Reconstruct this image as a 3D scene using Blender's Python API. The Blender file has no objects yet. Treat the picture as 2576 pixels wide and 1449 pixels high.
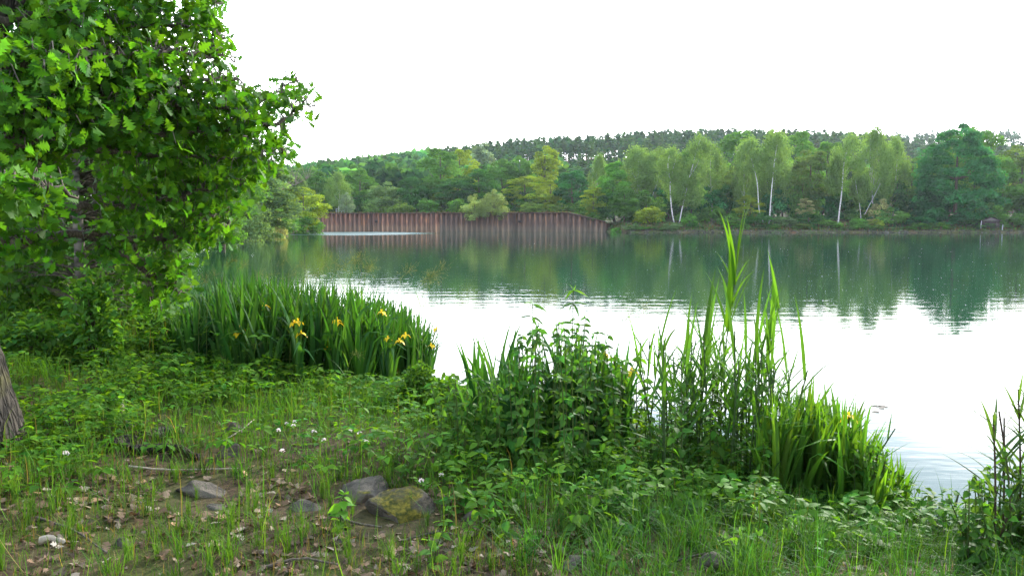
import bpy, math, random
import numpy as np
from mathutils import Matrix, Vector

rng = np.random.default_rng(11)
random.seed(11)
scene = bpy.context.scene
COL = scene.collection

# ------------------------------------------------------------------ camera, sky, sun, exposure
PITCH = math.radians(4.87)
CAMZ = 2.2
cam_data = bpy.data.cameras.new('camera')
cam_data.sensor_width = 36.0
cam_data.lens = 28.03
cam_data.clip_start = 0.1
cam_data.clip_end = 3000.0
cam = bpy.data.objects.new('camera', cam_data)
COL.objects.link(cam)
cam.location = (0, 0, CAMZ)
cam.rotation_euler = (math.radians(90) - PITCH, 0, 0)
scene.camera = cam

SUN_EL, SUN_AZ = math.radians(24.5), math.radians(32.0)
SUN_DIR = Vector((math.sin(SUN_AZ) * math.cos(SUN_EL), math.cos(SUN_AZ) * math.cos(SUN_EL), math.sin(SUN_EL)))
world = bpy.data.worlds.new('World')
scene.world = world
world.use_nodes = True
wt = world.node_tree
wt.nodes.clear()
def wn(t, **kw):
    n = wt.nodes.new(t)
    for k, v in kw.items():
        setattr(n, k, v)
    return n
sky = wn('ShaderNodeTexSky', sky_type='NISHITA')
sky.sun_disc = False
sky.sun_elevation = SUN_EL
sky.sun_rotation = SUN_AZ
sky.air_density = 1.0
sky.dust_density = 2.0
tc = wn('ShaderNodeTexCoord')
mp = wn('ShaderNodeMapping')
mp.inputs['Scale'].default_value = (1.0, 1.0, 2.6)
nz = wn('ShaderNodeTexNoise')
nz.inputs['Scale'].default_value = 2.6
nz.inputs['Detail'].default_value = 5
nz.inputs['Roughness'].default_value = 0.55
cr = wn('ShaderNodeValToRGB')
cr.color_ramp.elements[0].position = 0.0
cr.color_ramp.elements[0].color = (22.0, 22.6, 23.2, 1)
cr.color_ramp.elements[1].position = 1.0
cr.color_ramp.elements[1].color = (6.6, 8.2, 10.6, 1)
sepw = wn('ShaderNodeSeparateXYZ')
elev = wn('ShaderNodeMath', operation='MULTIPLY_ADD')      # height in the sky, made uneven by the cloud noise
elev.inputs[1].default_value = 0.16
thin = wn('ShaderNodeMapRange', interpolation_type='SMOOTHSTEP')
thin.inputs['From Min'].default_value = 0.270
thin.inputs['From Max'].default_value = 0.350
mixc = wn('ShaderNodeMixRGB')
mixc.inputs['Fac'].default_value = 0.95
bg = wn('ShaderNodeBackground')
bg.inputs['Strength'].default_value = 0.15
out = wn('ShaderNodeOutputWorld')
L = wt.links.new
L(tc.outputs['Generated'], mp.inputs['Vector'])
L(mp.outputs['Vector'], nz.inputs['Vector'])
L(tc.outputs['Generated'], sepw.inputs[0])
L(nz.outputs['Fac'], elev.inputs[0])
L(sepw.outputs['Z'], elev.inputs[2])
L(elev.outputs[0], thin.inputs['Value'])
L(thin.outputs['Result'], cr.inputs['Fac'])
L(sky.outputs['Color'], mixc.inputs['Color1'])
L(cr.outputs['Color'], mixc.inputs['Color2'])
L(mixc.outputs['Color'], bg.inputs['Color'])
L(bg.outputs['Background'], out.inputs['Surface'])

sun_data = bpy.data.lights.new('sun', 'SUN')
sun_data.energy = 5.0
sun_data.angle = math.radians(2.0)
sun_data.color = (1.0, 0.95, 0.86)
sun = bpy.data.objects.new('sun', sun_data)
COL.objects.link(sun)
sun.location = (60, 100, 80)
sun.rotation_euler = SUN_DIR.to_track_quat('Z', 'Y').to_euler()

scene.view_settings.view_transform = 'Standard'
scene.view_settings.look = 'None'
scene.view_settings.exposure = 1.1
scene.view_settings.gamma = 1.0
scene.view_settings.use_curve_mapping = False
scene.render.engine = 'CYCLES'
cy = scene.cycles
cy.use_denoising = True
cy.max_bounces = 7
cy.diffuse_bounces = 3
cy.glossy_bounces = 3
cy.transmission_bounces = 4
cy.volume_bounces = 0
cy.transparent_max_bounces = 6
cy.sample_clamp_indirect = 8
cy.use_adaptive_sampling = True
cy.adaptive_threshold = 0.004
try:
    cy.denoiser = 'OPENIMAGEDENOISE'
    cy.denoising_input_passes = 'RGB_ALBEDO_NORMAL'
    cy.denoising_prefilter = 'NONE'
except Exception:
    pass

# ------------------------------------------------------------------ picture rays (used to find where things stand)
FX = 2006.0
SP, CP = math.sin(PITCH), math.cos(PITCH)
def ray(xd, yd):
    u = (np.asarray(xd, float) - 1288.0) / FX
    v = (724.5 - np.asarray(yd, float)) / FX
    return u, CP + v * SP, -SP + v * CP
def P(xd, yd, Y):
    """the point at ground distance Y along the sight line"""
    rx, ry, rz = ray(xd, yd)
    t = np.asarray(Y, float) / ry
    return np.stack(np.broadcast_arrays(rx * t, ry * t, CAMZ + rz * t), -1)
def W(xd, yd, z=0.0):
    rx, ry, rz = ray(xd, yd)
    t = (z - CAMZ) / rz
    return np.array([rx * t, ry * t, z])
def G(xd, yd):
    z = 0.4 + 0 * np.asarray(xd, float)
    rx, ry, rz = ray(xd, yd)
    for _ in range(12):
        t = (z - CAMZ) / rz
        zn = np.maximum(gz(rx * t, ry * t), 0).reshape(np.shape(z))
        z = 0.5 * z + 0.5 * zn
    t = (z - CAMZ) / rz
    return np.stack(np.broadcast_arrays(rx * t, ry * t, z), -1)
def to_px(p):
    x, y, z = p[..., 0], p[..., 1], p[..., 2] - CAMZ
    f = y * CP - z * SP
    up = y * SP + z * CP
    return 1288 + FX * x / f, 724.5 - FX * up / f, f

# ------------------------------------------------------------------ noise and terrain
def _hash(i, j, s):
    h = (i * 374761393 + j * 668265263 + s * 1442695041) & 0xFFFFFFFF
    h = ((h ^ (h >> 13)) * 1274126177) & 0xFFFFFFFF
    return ((h ^ (h >> 16)) & 0xFFFF) / 65535.0
def vnoise(x, y, s=0):
    x = np.asarray(x, float); y = np.asarray(y, float)
    i = np.floor(x).astype(np.int64); j = np.floor(y).astype(np.int64)
    fx = x - i; fy = y - j
    fx = fx * fx * (3 - 2 * fx); fy = fy * fy * (3 - 2 * fy)
    a = _hash(i, j, s); b = _hash(i + 1, j, s); c = _hash(i, j + 1, s); d = _hash(i + 1, j + 1, s)
    return (a * (1 - fx) + b * fx) * (1 - fy) + (c * (1 - fx) + d * fx) * fy
def fbm(x, y, s=0):
    return 0.55 * vnoise(x, y, s) + 0.28 * vnoise(2.1 * x, 2.1 * y, s + 1) + 0.17 * vnoise(4.3 * x, 4.3 * y, s + 2)
def ss(a, b, x):
    t = np.clip((np.asarray(x, float) - a) / (b - a), 0, 1)
    return t * t * (3 - 2 * t)

NEAR = [(400, 14), (60, 11), (20, 8), (8, 6.4), (4.3, 5.55), (3.4, 5.4), (3.05, 5.6), (2.8, 6.1), (2.25, 6.9), (1.6, 7.7), (0.4, 8.9),
        (-0.68, 9.9), (-1.2, 10.9), (-1.9, 11.9), (-3.5, 13.8), (-5.5, 15.2), (-7.5, 16.5), (-9.4, 19), (-14, 33), (-21, 51), (-26, 68),
        (-29.5, 85), (-32, 114), (-36, 140), (-46, 160), (-50, 176), (-60, 900), (900, 900), (900, 14)]
_poly = np.array(NEAR, float)
def lake_dist(x, y):
    """signed distance to the shore, positive on land"""
    x = np.asarray(x, float).ravel(); y = np.asarray(y, float).ravel()
    best = np.full(x.shape, 1e9); inside = np.zeros(x.shape, bool)
    n = len(_poly)
    for k in range(n):
        ax, ay = _poly[k]; bx, by = _poly[(k + 1) % n]
        dx, dy = bx - ax, by - ay
        t = np.clip(((x - ax) * dx + (y - ay) * dy) / (dx * dx + dy * dy), 0, 1)
        best = np.minimum(best, np.hypot(x - ax - t * dx, y - ay - t * dy))
        cond = (ay > y) != (by > y)
        with np.errstate(divide='ignore', invalid='ignore'):
            xi = ax + (y - ay) * dx / (dy if dy != 0 else 1e-9)
        inside ^= cond & (x < xi)
    return np.where(inside, -best, best)
def gz(x, y):
    x = np.asarray(x, float).ravel(); y = np.asarray(y, float).ravel()
    d = lake_dist(x, y) + 0.25 * (fbm(x * 1.3, y * 1.3, 5) - 0.5)
    land = 0.06 * ss(0, 0.12, d) + 0.42 * ss(0, 3.2, d) + 0.16 * ss(3, 9, d) + 1.2 * ss(12, 40, d)
    land = land + 0.10 * (fbm(x * 0.7, y * 0.7, 9) - 0.5) * ss(0.3, 2, d) + 0.03 * (fbm(x * 4, y * 4, 3) - 0.5) * ss(0.1, 1, d)
    land = land + 0.30 * ss(-1.5, -6, x) * ss(2.5, 6, d) * ss(30, 12, y)
    return np.where(d > 0, land, np.maximum(-1.6, d * 0.45))

def ysh(u):
    u = np.asarray(u, float)
    wall = 155.1 / (1 + 0.35 * u)
    right = 140.0 - 2 * np.clip(u, 0, 1)
    return wall + (right - wall) * ss(0.1175, 0.15, u)
RIDGE_U = (np.array([-200, 300, 600, 740, 870, 1000, 1150, 1300, 1450, 1600, 1750, 1900, 2100, 2250, 2400, 2700, 3200]) - 1288) / FX
RIDGE_Y = np.array([440, 436, 424, 415, 400, 386, 365, 347, 336, 327, 320, 322, 325, 338, 352, 362, 380.])
FAR_Y = np.array([460, 460, 460, 460, 460, 460, 460, 460, 450, 430, 400, 370, 342, 330, 323, 326, 330.])
def far_z(x, y):
    x = np.asarray(x, float); y = np.asarray(y, float)
    u = x / y
    t = y - ysh(u)
    top = 3.46 + (1.72 - 3.46) * np.clip((u - 0.0708) / (0.1167 - 0.0708), 0, 1)
    wallz = np.where(t < 0.11, -1.0, top + 0.02 * np.clip(t, 0, 8) + 0.5 * ss(4, 30, t))
    rz = np.where(t < 0.11, -0.6, 0.12 + 0.35 * ss(0, 1.2, t) + 1.1 * ss(1, 6, t) + 1.9 * ss(6, 30, t) + 0.25 * (fbm(x * 0.5, y * 0.5, 31) - 0.5))
    z = np.where(u < 0.1167, wallz, rz)
    zr = CAMZ + (553.5 - np.interp(u, RIDGE_U, RIDGE_Y)) / FX * 420 - 15.2
    z = z + np.maximum(zr - 4, 0) * ss(205, 420, y)
    zf = CAMZ + (553.5 - np.interp(u, RIDGE_U, FAR_Y)) / FX * 680 - 15.2
    z = z + np.maximum(zf - np.maximum(zr, 4), 0) * ss(480, 680, y)
    return z

# ------------------------------------------------------------------ mesh building
class Geo:
    def __init__(s):
        s.v = []; s.f = []; s.t = []; s.n = 0
    def add(s, v, f, tint=(1, 1, 1)):
        v = np.asarray(v, float).reshape(-1, 3); f = np.asarray(f, np.int64)
        s.v.append(v); s.f.append(f + s.n); s.n += len(v)
        t = np.asarray(tint, float)
        if t.ndim == 1:
            t = np.tile(t[:3], (len(f), 1))
        s.t.append(t)
    def scatter(s, tmpl, M, loc, tint):
        """TMPL copied by N 3x3 matrices and locations, one tint each"""
        V, F = tmpl
        N = len(loc)
        if N == 0:
            return
        v = np.einsum('nij,kj->nki', M, V) + loc[:, None, :]
        for FF in F:
            f = FF[None] + (np.arange(N) * len(V))[:, None, None]
            s.f.append(f.reshape(-1, FF.shape[1]) + s.n)
            s.t.append(np.repeat(np.asarray(tint, float), len(FF), 0))
        s.v.append(v.reshape(-1, 3)); s.n += N * len(V)
    def tube(s, pts, rad, sides=6, tint=(1, 1, 1), cap=True):
        pts = np.asarray(pts, float); n = len(pts)
        rad = np.broadcast_to(np.asarray(rad, float), (n,))
        tan = np.gradient(pts, axis=0)
        tan /= np.linalg.norm(tan, axis=1)[:, None] + 1e-9
        ref = np.array([0.31, 0.17, 0.93]) if abs(tan[0][2]) < 0.8 else np.array([0.9, 0.3, 0.1])
        a = np.cross(tan, ref); a /= np.linalg.norm(a, axis=1)[:, None] + 1e-9
        b = np.cross(tan, a)
        th = np.linspace(0, 2 * np.pi, sides, endpoint=False)
        v = pts[:, None] + rad[:, None, None] * (np.cos(th)[None, :, None] * a[:, None] + np.sin(th)[None, :, None] * b[:, None])
        i = np.arange(n - 1)[:, None] * sides; j = np.arange(sides)[None]; k = (j + 1) % sides
        f = np.stack([i + j, i + k, i + sides + k, i + sides + j], -1).reshape(-1, 4)
        s.add(v.reshape(-1, 3), f, tint)
        if cap:
            e = (n - 1) * sides
            c = np.vstack([v[-1], pts[-1:] + tan[-1:] * rad[-1] * 0.3])
            s.add(c, [[q, (q + 1) % sides, sides] for q in range(sides)], tint)
    def box(s, lo, hi, tint=(1, 1, 1)):
        (x0, y0, z0), (x1, y1, z1) = lo, hi
        v = [(x0, y0, z0), (x1, y0, z0), (x1, y1, z0), (x0, y1, z0), (x0, y0, z1), (x1, y0, z1), (x1, y1, z1), (x0, y1, z1)]
        s.add(v, [(0, 3, 2, 1), (4, 5, 6, 7), (0, 1, 5, 4), (1, 2, 6, 5), (2, 3, 7, 6), (3, 0, 4, 7)], tint)
    def mesh(s, name, mat, smooth=False):
        me = bpy.data.meshes.new(name)
        V = np.vstack(s.v)
        me.vertices.add(len(V)); me.vertices.foreach_set('co', V.astype(np.float32).ravel())
        li = np.concatenate([f.ravel() for f in s.f]); tot = np.concatenate([np.full(len(f), f.shape[1]) for f in s.f])
        me.loops.add(len(li)); me.loops.foreach_set('vertex_index', li.astype(np.int32))
        me.polygons.add(len(tot)); st = np.concatenate([[0], np.cumsum(tot)[:-1]])
        me.polygons.foreach_set('loop_start', st.astype(np.int32))
        if smooth:
            me.polygons.foreach_set('use_smooth', np.ones(len(tot), bool))
        at = me.attributes.new('tint', 'FLOAT_COLOR', 'FACE')
        T = np.vstack(s.t); at.data.foreach_set('color', np.hstack([T, np.ones((len(T), 1))]).astype(np.float32).ravel())
        me.materials.append(mat)
        me.update(calc_edges=True)
        return me

def obj(name, data, parent=None, color=None, mat4=None, **props):
    o = bpy.data.objects.new(name, data)
    COL.objects.link(o)
    if parent is not None:
        o.parent = parent
    if color is not None:
        o.color = (color[0], color[1], color[2], 1)
    if mat4 is not None:
        o.matrix_local = mat4
    for k, v in props.items():
        o[k] = v
    return o
def tag(o, label, cat, group=None):
    o['label'] = label; o['category'] = cat
    if group:
        o['group'] = group
    return o
def thing(name, label, cat, loc=(0, 0, 0), rz=0.0, sc=1.0, group=None):
    o = bpy.data.objects.new(name, None)
    COL.objects.link(o)
    o.location = loc; o.rotation_euler = (0, 0, rz)
    o.scale = (sc, sc, sc) if np.isscalar(sc) else sc
    o.empty_display_size = 0.1
    return tag(o, label, cat, group)
def copy_tree(o, parent=None):
    c = o.copy(); COL.objects.link(c); c.parent = parent
    for ch in o.children:
        copy_tree(ch, c)
    return c

def frames(d, n):
    """N matrices whose columns are side, direction D, normal near N"""
    y = d / (np.linalg.norm(d, axis=1)[:, None] + 1e-9)
    x = np.cross(y, n); x /= np.linalg.norm(x, axis=1)[:, None] + 1e-9
    z = np.cross(x, y)
    return np.stack([x, y, z], -1)
def unit(n):
    v = rng.normal(size=(n, 3))
    return v / np.linalg.norm(v, axis=1)[:, None]
def tints(n, base, var=0.25, hue=0.15):
    b = np.asarray(base, float)
    k = np.exp(rng.normal(0, var, n))[:, None]
    h = rng.normal(0, hue, n)
    t = b[None] * k * np.stack([1 + 0.9 * h, 1 + 0.15 * h, 1 - 0.6 * h], 1)
    return np.clip(t, 0.003, 0.85)
def m4(M3, loc, sc=1.0):
    m = Matrix(((M3[0][0] * sc, M3[0][1] * sc, M3[0][2] * sc, loc[0]), (M3[1][0] * sc, M3[1][1] * sc, M3[1][2] * sc, loc[1]),
                (M3[2][0] * sc, M3[2][1] * sc, M3[2][2] * sc, loc[2]), (0, 0, 0, 1)))
    return m
def smooth_path(pts, n):
    pts = np.asarray(pts, float)
    t = np.linspace(0, len(pts) - 1, n)
    i = np.clip(np.floor(t).astype(int), 0, len(pts) - 2); f = (t - i)[:, None]
    p0 = pts[np.maximum(i - 1, 0)]; p1 = pts[i]; p2 = pts[i + 1]; p3 = pts[np.minimum(i + 2, len(pts) - 1)]
    return 0.5 * ((2 * p1) + (p2 - p0) * f + (2 * p0 - 5 * p1 + 4 * p2 - p3) * f ** 2 + (3 * p1 - p0 - 3 * p2 + p3) * f ** 3)

# ------------------------------------------------------------------ materials
def new_mat(name):
    m = bpy.data.materials.new(name); m.use_nodes = True
    nt = m.node_tree; nt.nodes.clear()
    o = nt.nodes.new('ShaderNodeOutputMaterial')
    def N(t, **kw):
        n = nt.nodes.new(t)
        for k, v in kw.items():
            setattr(n, k, v)
        return n
    return m, nt, N, o, nt.links.new
def leaf_material(name, transl=0.42, rough=0.5, spec=0.35, warm=(1.75, 1.6, 0.55)):
    m, nt, N, o, L = new_mat(name)
    at = N('ShaderNodeAttribute', attribute_name='tint'); oi = N('ShaderNodeObjectInfo')
    mu = N('ShaderNodeMixRGB', blend_type='MULTIPLY'); mu.inputs['Fac'].default_value = 1
    L(at.outputs['Color'], mu.inputs['Color1']); L(oi.outputs['Color'], mu.inputs['Color2'])
    pr = N('ShaderNodeBsdfPrincipled'); pr.inputs['Roughness'].default_value = rough
    pr.inputs['Specular IOR Level'].default_value = spec
    tr = N('ShaderNodeBsdfTranslucent')
    wm = N('ShaderNodeMixRGB', blend_type='MULTIPLY'); wm.inputs['Fac'].default_value = 1
    wm.inputs['Color2'].default_value = (*warm, 1)
    L(mu.outputs['Color'], wm.inputs['Color1'])
    L(mu.outputs['Color'], pr.inputs['Base Color']); L(wm.outputs['Color'], tr.inputs['Color'])
    mx = N('ShaderNodeMixShader'); mx.inputs['Fac'].default_value = transl
    L(pr.outputs['BSDF'], mx.inputs[1]); L(tr.outputs['BSDF'], mx.inputs[2]); L(mx.outputs['Shader'], o.inputs['Surface'])
    return m
LEAF = leaf_material('leaf_green', 0.50, 0.6, 0.09, (1.85, 1.6, 0.40))
FARLEAF = leaf_material('distant_foliage', 0.46, 0.8, 0.04, (1.8, 1.6, 0.6))
BLADE = leaf_material('blade_green', 0.45, 0.6, 0.07, (1.9, 1.7, 0.4))
PETAL = leaf_material('petal', 0.35, 0.5, 0.2, (1.1, 1.0, 0.8))
DRY = leaf_material('dry_leaf', 0.15, 0.75, 0.2, (1.2, 1.0, 0.8))

def bark_material(name, scale=(9, 9, 2.2), c0=(0.05, 0.04, 0.032), c1=(0.19, 0.16, 0.125), moss=0.0, bump=0.6, dist=0.03):
    m, nt, N, o, L = new_mat(name)
    tcn = N('ShaderNodeTexCoord'); mpn = N('ShaderNodeMapping'); mpn.inputs['Scale'].default_value = scale
    L(tcn.outputs['Object'], mpn.inputs['Vector'])
    no = N('ShaderNodeTexNoise'); no.inputs['Scale'].default_value = 1.0; no.inputs['Detail'].default_value = 8; no.inputs['Roughness'].default_value = 0.65
    L(mpn.outputs['Vector'], no.inputs['Vector'])
    vo = N('ShaderNodeTexVoronoi', feature='DISTANCE_TO_EDGE'); vo.inputs['Scale'].default_value = 1.0
    ad = N('ShaderNodeMixRGB', blend_type='ADD'); ad.inputs['Fac'].default_value = 0.5
    L(mpn.outputs['Vector'], ad.inputs['Color1']); L(no.outputs['Color'], ad.inputs['Color2']); L(ad.outputs['Color'], vo.inputs['Vector'])
    mr = N('ShaderNodeMath', operation='MULTIPLY'); L(vo.outputs['Distance'], mr.inputs[0]); mr.inputs[1].default_value = 2.2
    mh = N('ShaderNodeMath', operation='ADD'); L(mr.outputs[0], mh.inputs[0]); L(no.outputs['Fac'], mh.inputs[1])
    ra = N('ShaderNodeValToRGB'); ra.color_ramp.elements[0].position = 0.35; ra.color_ramp.elements[0].color = (*c0, 1)
    ra.color_ramp.elements[1].position = 1.2 if False else 0.98; ra.color_ramp.elements[1].color = (*c1, 1)
    L(mh.outputs[0], ra.inputs['Fac'])
    oi = N('ShaderNodeObjectInfo'); mu = N('ShaderNodeMixRGB', blend_type='MULTIPLY'); mu.inputs['Fac'].default_value = 1
    L(ra.outputs['Color'], mu.inputs['Color1']); L(oi.outputs['Color'], mu.inputs['Color2'])
    col = mu.outputs['Color']
    if moss:
        n2 = N('ShaderNodeTexNoise'); n2.inputs['Scale'].default_value = 4.5; n2.inputs['Detail'].default_value = 6
        L(tcn.outputs['Object'], n2.inputs['Vector'])
        r2 = N('ShaderNodeValToRGB'); r2.color_ramp.elements[0].position = 0.52; r2.color_ramp.elements[1].position = 0.64
        L(n2.outputs['Fac'], r2.inputs['Fac'])
        mm = N('ShaderNodeMath', operation='MULTIPLY'); L(r2.outputs['Color'], mm.inputs[0]); mm.inputs[1].default_value = moss
        mx = N('ShaderNodeMixRGB'); L(mm.outputs[0], mx.inputs['Fac']); L(col, mx.inputs['Color1']); mx.inputs['Color2'].default_value = (0.085, 0.085, 0.018, 1)
        col = mx.outputs['Color']
    pr = N('ShaderNodeBsdfPrincipled'); pr.inputs['Roughness'].default_value = 0.85; pr.inputs['Specular IOR Level'].default_value = 0.2
    L(col, pr.inputs['Base Color'])
    bu = N('ShaderNodeBump'); bu.inputs['Strength'].default_value = bump; bu.inputs['Distance'].default_value = dist
    L(mh.outputs[0], bu.inputs['Height']); L(bu.outputs['Normal'], pr.inputs['Normal'])
    L(pr.outputs['BSDF'], o.inputs['Surface'])
    return m
OAKBARK = bark_material('oak_bark', (24, 24, 5.0), (0.007, 0.006, 0.005), (0.062, 0.052, 0.040), moss=0.55, bump=1.0, dist=0.05)
BARK = bark_material('grey_bark', (12, 12, 4))
TWIG = bark_material('twig_bark', (40, 40, 20), (0.03, 0.024, 0.018), (0.10, 0.08, 0.06), bump=0.3, dist=0.004)
BIRCH = bark_material('birch_bark', (3, 3, 9), (0.07, 0.065, 0.06), (0.50, 0.49, 0.46), bump=0.2)
ROCK = bark_material('rock', (6, 6, 9), (0.10, 0.095, 0.09), (0.30, 0.28, 0.255), bump=0.6, dist=0.02)

def plain_material(name, color, rough=0.7, spec=0.3):
    m, nt, N, o, L = new_mat(name)
    at = N('ShaderNodeAttribute', attribute_name='tint')
    no = N('ShaderNodeTexNoise'); no.inputs['Scale'].default_value = 30; no.inputs['Detail'].default_value = 5
    tcn = N('ShaderNodeTexCoord'); L(tcn.outputs['Object'], no.inputs['Vector'])
    ra = N('ShaderNodeMapRange'); ra.inputs['To Min'].default_value = 0.6; ra.inputs['To Max'].default_value = 1.35
    L(no.outputs['Fac'], ra.inputs['Value'])
    mu = N('ShaderNodeMixRGB', blend_type='MULTIPLY'); mu.inputs['Fac'].default_value = 1
    L(at.outputs['Color'], mu.inputs['Color1']); L(ra.outputs['Result'], mu.inputs['Color2'])
    m2 = N('ShaderNodeMixRGB', blend_type='MULTIPLY'); m2.inputs['Fac'].default_value = 1
    L(mu.outputs['Color'], m2.inputs['Color1']); m2.inputs['Color2'].default_value = (*color, 1)
    pr = N('ShaderNodeBsdfPrincipled'); pr.inputs['Roughness'].default_value = rough; pr.inputs['Specular IOR Level'].default_value = spec
    L(m2.outputs['Color'], pr.inputs['Base Color']); L(pr.outputs['BSDF'], o.inputs['Surface'])
    return m
WOOD = plain_material('weathered_wood', (0.30, 0.25, 0.19), 0.8)
MOSS = plain_material('moss', (1, 1, 1), 0.95, 0.1)
SPECK = plain_material('pale_floating_fluff', (0.75, 0.75, 0.70), 0.8)
GREYMETAL = plain_material('galvanised_metal', (0.35, 0.36, 0.37), 0.5)
DARKWOOD = plain_material('dark_boards', (0.026, 0.017, 0.016), 0.8)
PALEWOOD = plain_material('pale_boards', (0.10, 0.09, 0.088), 0.8)

# ground: soil, litter crumbs and moss
def ground_material():
    m, nt, N, o, L = new_mat('bank_soil')
    tcn = N('ShaderNodeTexCoord')
    n1 = N('ShaderNodeTexNoise'); n1.inputs['Scale'].default_value = 0.9; n1.inputs['Detail'].default_value = 7
    n2 = N('ShaderNodeTexNoise'); n2.inputs['Scale'].default_value = 22; n2.inputs['Detail'].default_value = 8; n2.inputs['Roughness'].default_value = 0.7
    L(tcn.outputs['Object'], n1.inputs['Vector']); L(tcn.outputs['Object'], n2.inputs['Vector'])
    r2 = N('ShaderNodeValToRGB')
    e = r2.color_ramp.elements
    e[0].position = 0.32; e[0].color = (0.016, 0.010, 0.006, 1); e[1].position = 0.72; e[1].color = (0.115, 0.074, 0.040, 1)
    L(n2.outputs['Fac'], r2.inputs['Fac'])
    r1 = N('ShaderNodeValToRGB'); r1.color_ramp.elements[0].position = 0.46; r1.color_ramp.elements[1].position = 0.62
    L(n1.outputs['Fac'], r1.inputs['Fac'])
    mx = N('ShaderNodeMixRGB'); L(r1.outputs['Color'], mx.inputs['Fac']); L(r2.outputs['Color'], mx.inputs['Color1']); mx.inputs['Color2'].default_value = (0.050, 0.062, 0.012, 1)
    pr = N('ShaderNodeBsdfPrincipled'); pr.inputs['Roughness'].default_value = 0.95; pr.inputs['Specular IOR Level'].default_value = 0.15
    L(mx.outputs['Color'], pr.inputs['Base Color'])
    bu = N('ShaderNodeBump'); bu.inputs['Strength'].default_value = 0.8; bu.inputs['Distance'].default_value = 0.03
    L(n2.outputs['Fac'], bu.inputs['Height']); L(bu.outputs['Normal'], pr.inputs['Normal']); L(pr.outputs['BSDF'], o.inputs['Surface'])
    return m
def far_ground_material():
    m, nt, N, o, L = new_mat('far_bank_turf')
    tcn = N('ShaderNodeTexCoord')
    n1 = N('ShaderNodeTexNoise'); n1.inputs['Scale'].default_value = 0.25; n1.inputs['Detail'].default_value = 8; n1.inputs['Roughness'].default_value = 0.65
    L(tcn.outputs['Object'], n1.inputs['Vector'])
    ra = N('ShaderNodeValToRGB'); e = ra.color_ramp.elements
    e[0].position = 0.36; e[0].color = (0.022, 0.055, 0.014, 1); e[1].position = 0.66; e[1].color = (0.085, 0.045, 0.026, 1)
    x = e.new(0.52); x.color = (0.05, 0.05, 0.018, 1)
    L(n1.outputs['Fac'], ra.inputs['Fac'])
    pr = N('ShaderNodeBsdfPrincipled'); pr.inputs['Roughness'].default_value = 0.95; pr.inputs['Specular IOR Level'].default_value = 0.1
    L(ra.outputs['Color'], pr.inputs['Base Color'])
    bu = N('ShaderNodeBump'); bu.inputs['Strength'].default_value = 0.6; bu.inputs['Distance'].default_value = 0.4
    L(n1.outputs['Fac'], bu.inputs['Height']); L(bu.outputs['Normal'], pr.inputs['Normal']); L(pr.outputs['BSDF'], o.inputs['Surface'])
    return m
def water_material():
    m, nt, N, o, L = new_mat('lake_water')
    tcn = N('ShaderNodeTexCoord')
    def noise(scale, sx, sy, det, rot=0.0):
        mp = N('ShaderNodeMapping'); mp.inputs['Scale'].default_value = (sx, sy, 1); mp.inputs['Rotation'].default_value = (0, 0, rot)
        L(tcn.outputs['Object'], mp.inputs['Vector'])
        n = N('ShaderNodeTexNoise'); n.inputs['Scale'].default_value = scale; n.inputs['Detail'].default_value = det
        L(mp.outputs['Vector'], n.inputs['Vector'])
        return n
    fine = noise(4.0, 0.6, 1.5, 2, 0.15)
    swell = noise(1.1, 0.35, 1.6, 1, -0.12)
    # a gust of wind ruffles a long patch of water in front of the wall
    sep = N('ShaderNodeSeparateXYZ'); L(tcn.outputs['Object'], sep.inputs[0])
    def mth(op, a, b=None):
        n = N('ShaderNodeMath', operation=op)
        for i, q in enumerate((a, b)):
            if q is None:
                continue
            if isinstance(q, (int, float)):
                n.inputs[i].default_value = q
            else:
                L(q, n.inputs[i])
        return n.outputs[0]
    ex = mth('DIVIDE', mth('SUBTRACT', sep.outputs['X'], -27.0), 15.0)
    ey = mth('DIVIDE', mth('SUBTRACT', sep.outputs['Y'], 131.0), 18.0)
    rr = mth('ADD', mth('MULTIPLY', ex, ex), mth('MULTIPLY', ey, ey))
    pn = noise(0.9, 0.25, 0.7, 4)
    rr = mth('ADD', rr, mth('MULTIPLY', mth('SUBTRACT', pn.outputs['Fac'], 0.5), 0.9))
    mask = N('ShaderNodeMapRange', interpolation_type='SMOOTHSTEP'); L(rr, mask.inputs['Value'])
    mask.inputs['From Min'].default_value = 1.1; mask.inputs['From Max'].default_value = 0.55
    gust = mask.outputs['Result']
    amp = mth('ADD', 0.0022, mth('MULTIPLY', gust, 0.06))
    h = mth('ADD', mth('MULTIPLY', fine.outputs['Fac'], amp), mth('MULTIPLY', swell.outputs['Fac'], 0.0042))
    bu = N('ShaderNodeBump'); bu.inputs['Strength'].default_value = 1.0; bu.inputs['Distance'].default_value = 1.0
    L(h, bu.inputs['Height'])
    pr = N('ShaderNodeBsdfPrincipled')
    pr.inputs['Base Color'].default_value = (0.012, 0.040, 0.022, 1)
    pr.inputs['IOR'].default_value = 1.333
    L(mth('ADD', 0.03, mth('MULTIPLY', gust, 0.25)), pr.inputs['Roughness'])
    L(bu.outputs['Normal'], pr.inputs['Normal']); L(pr.outputs['BSDF'], o.inputs['Surface'])
    return m
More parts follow.
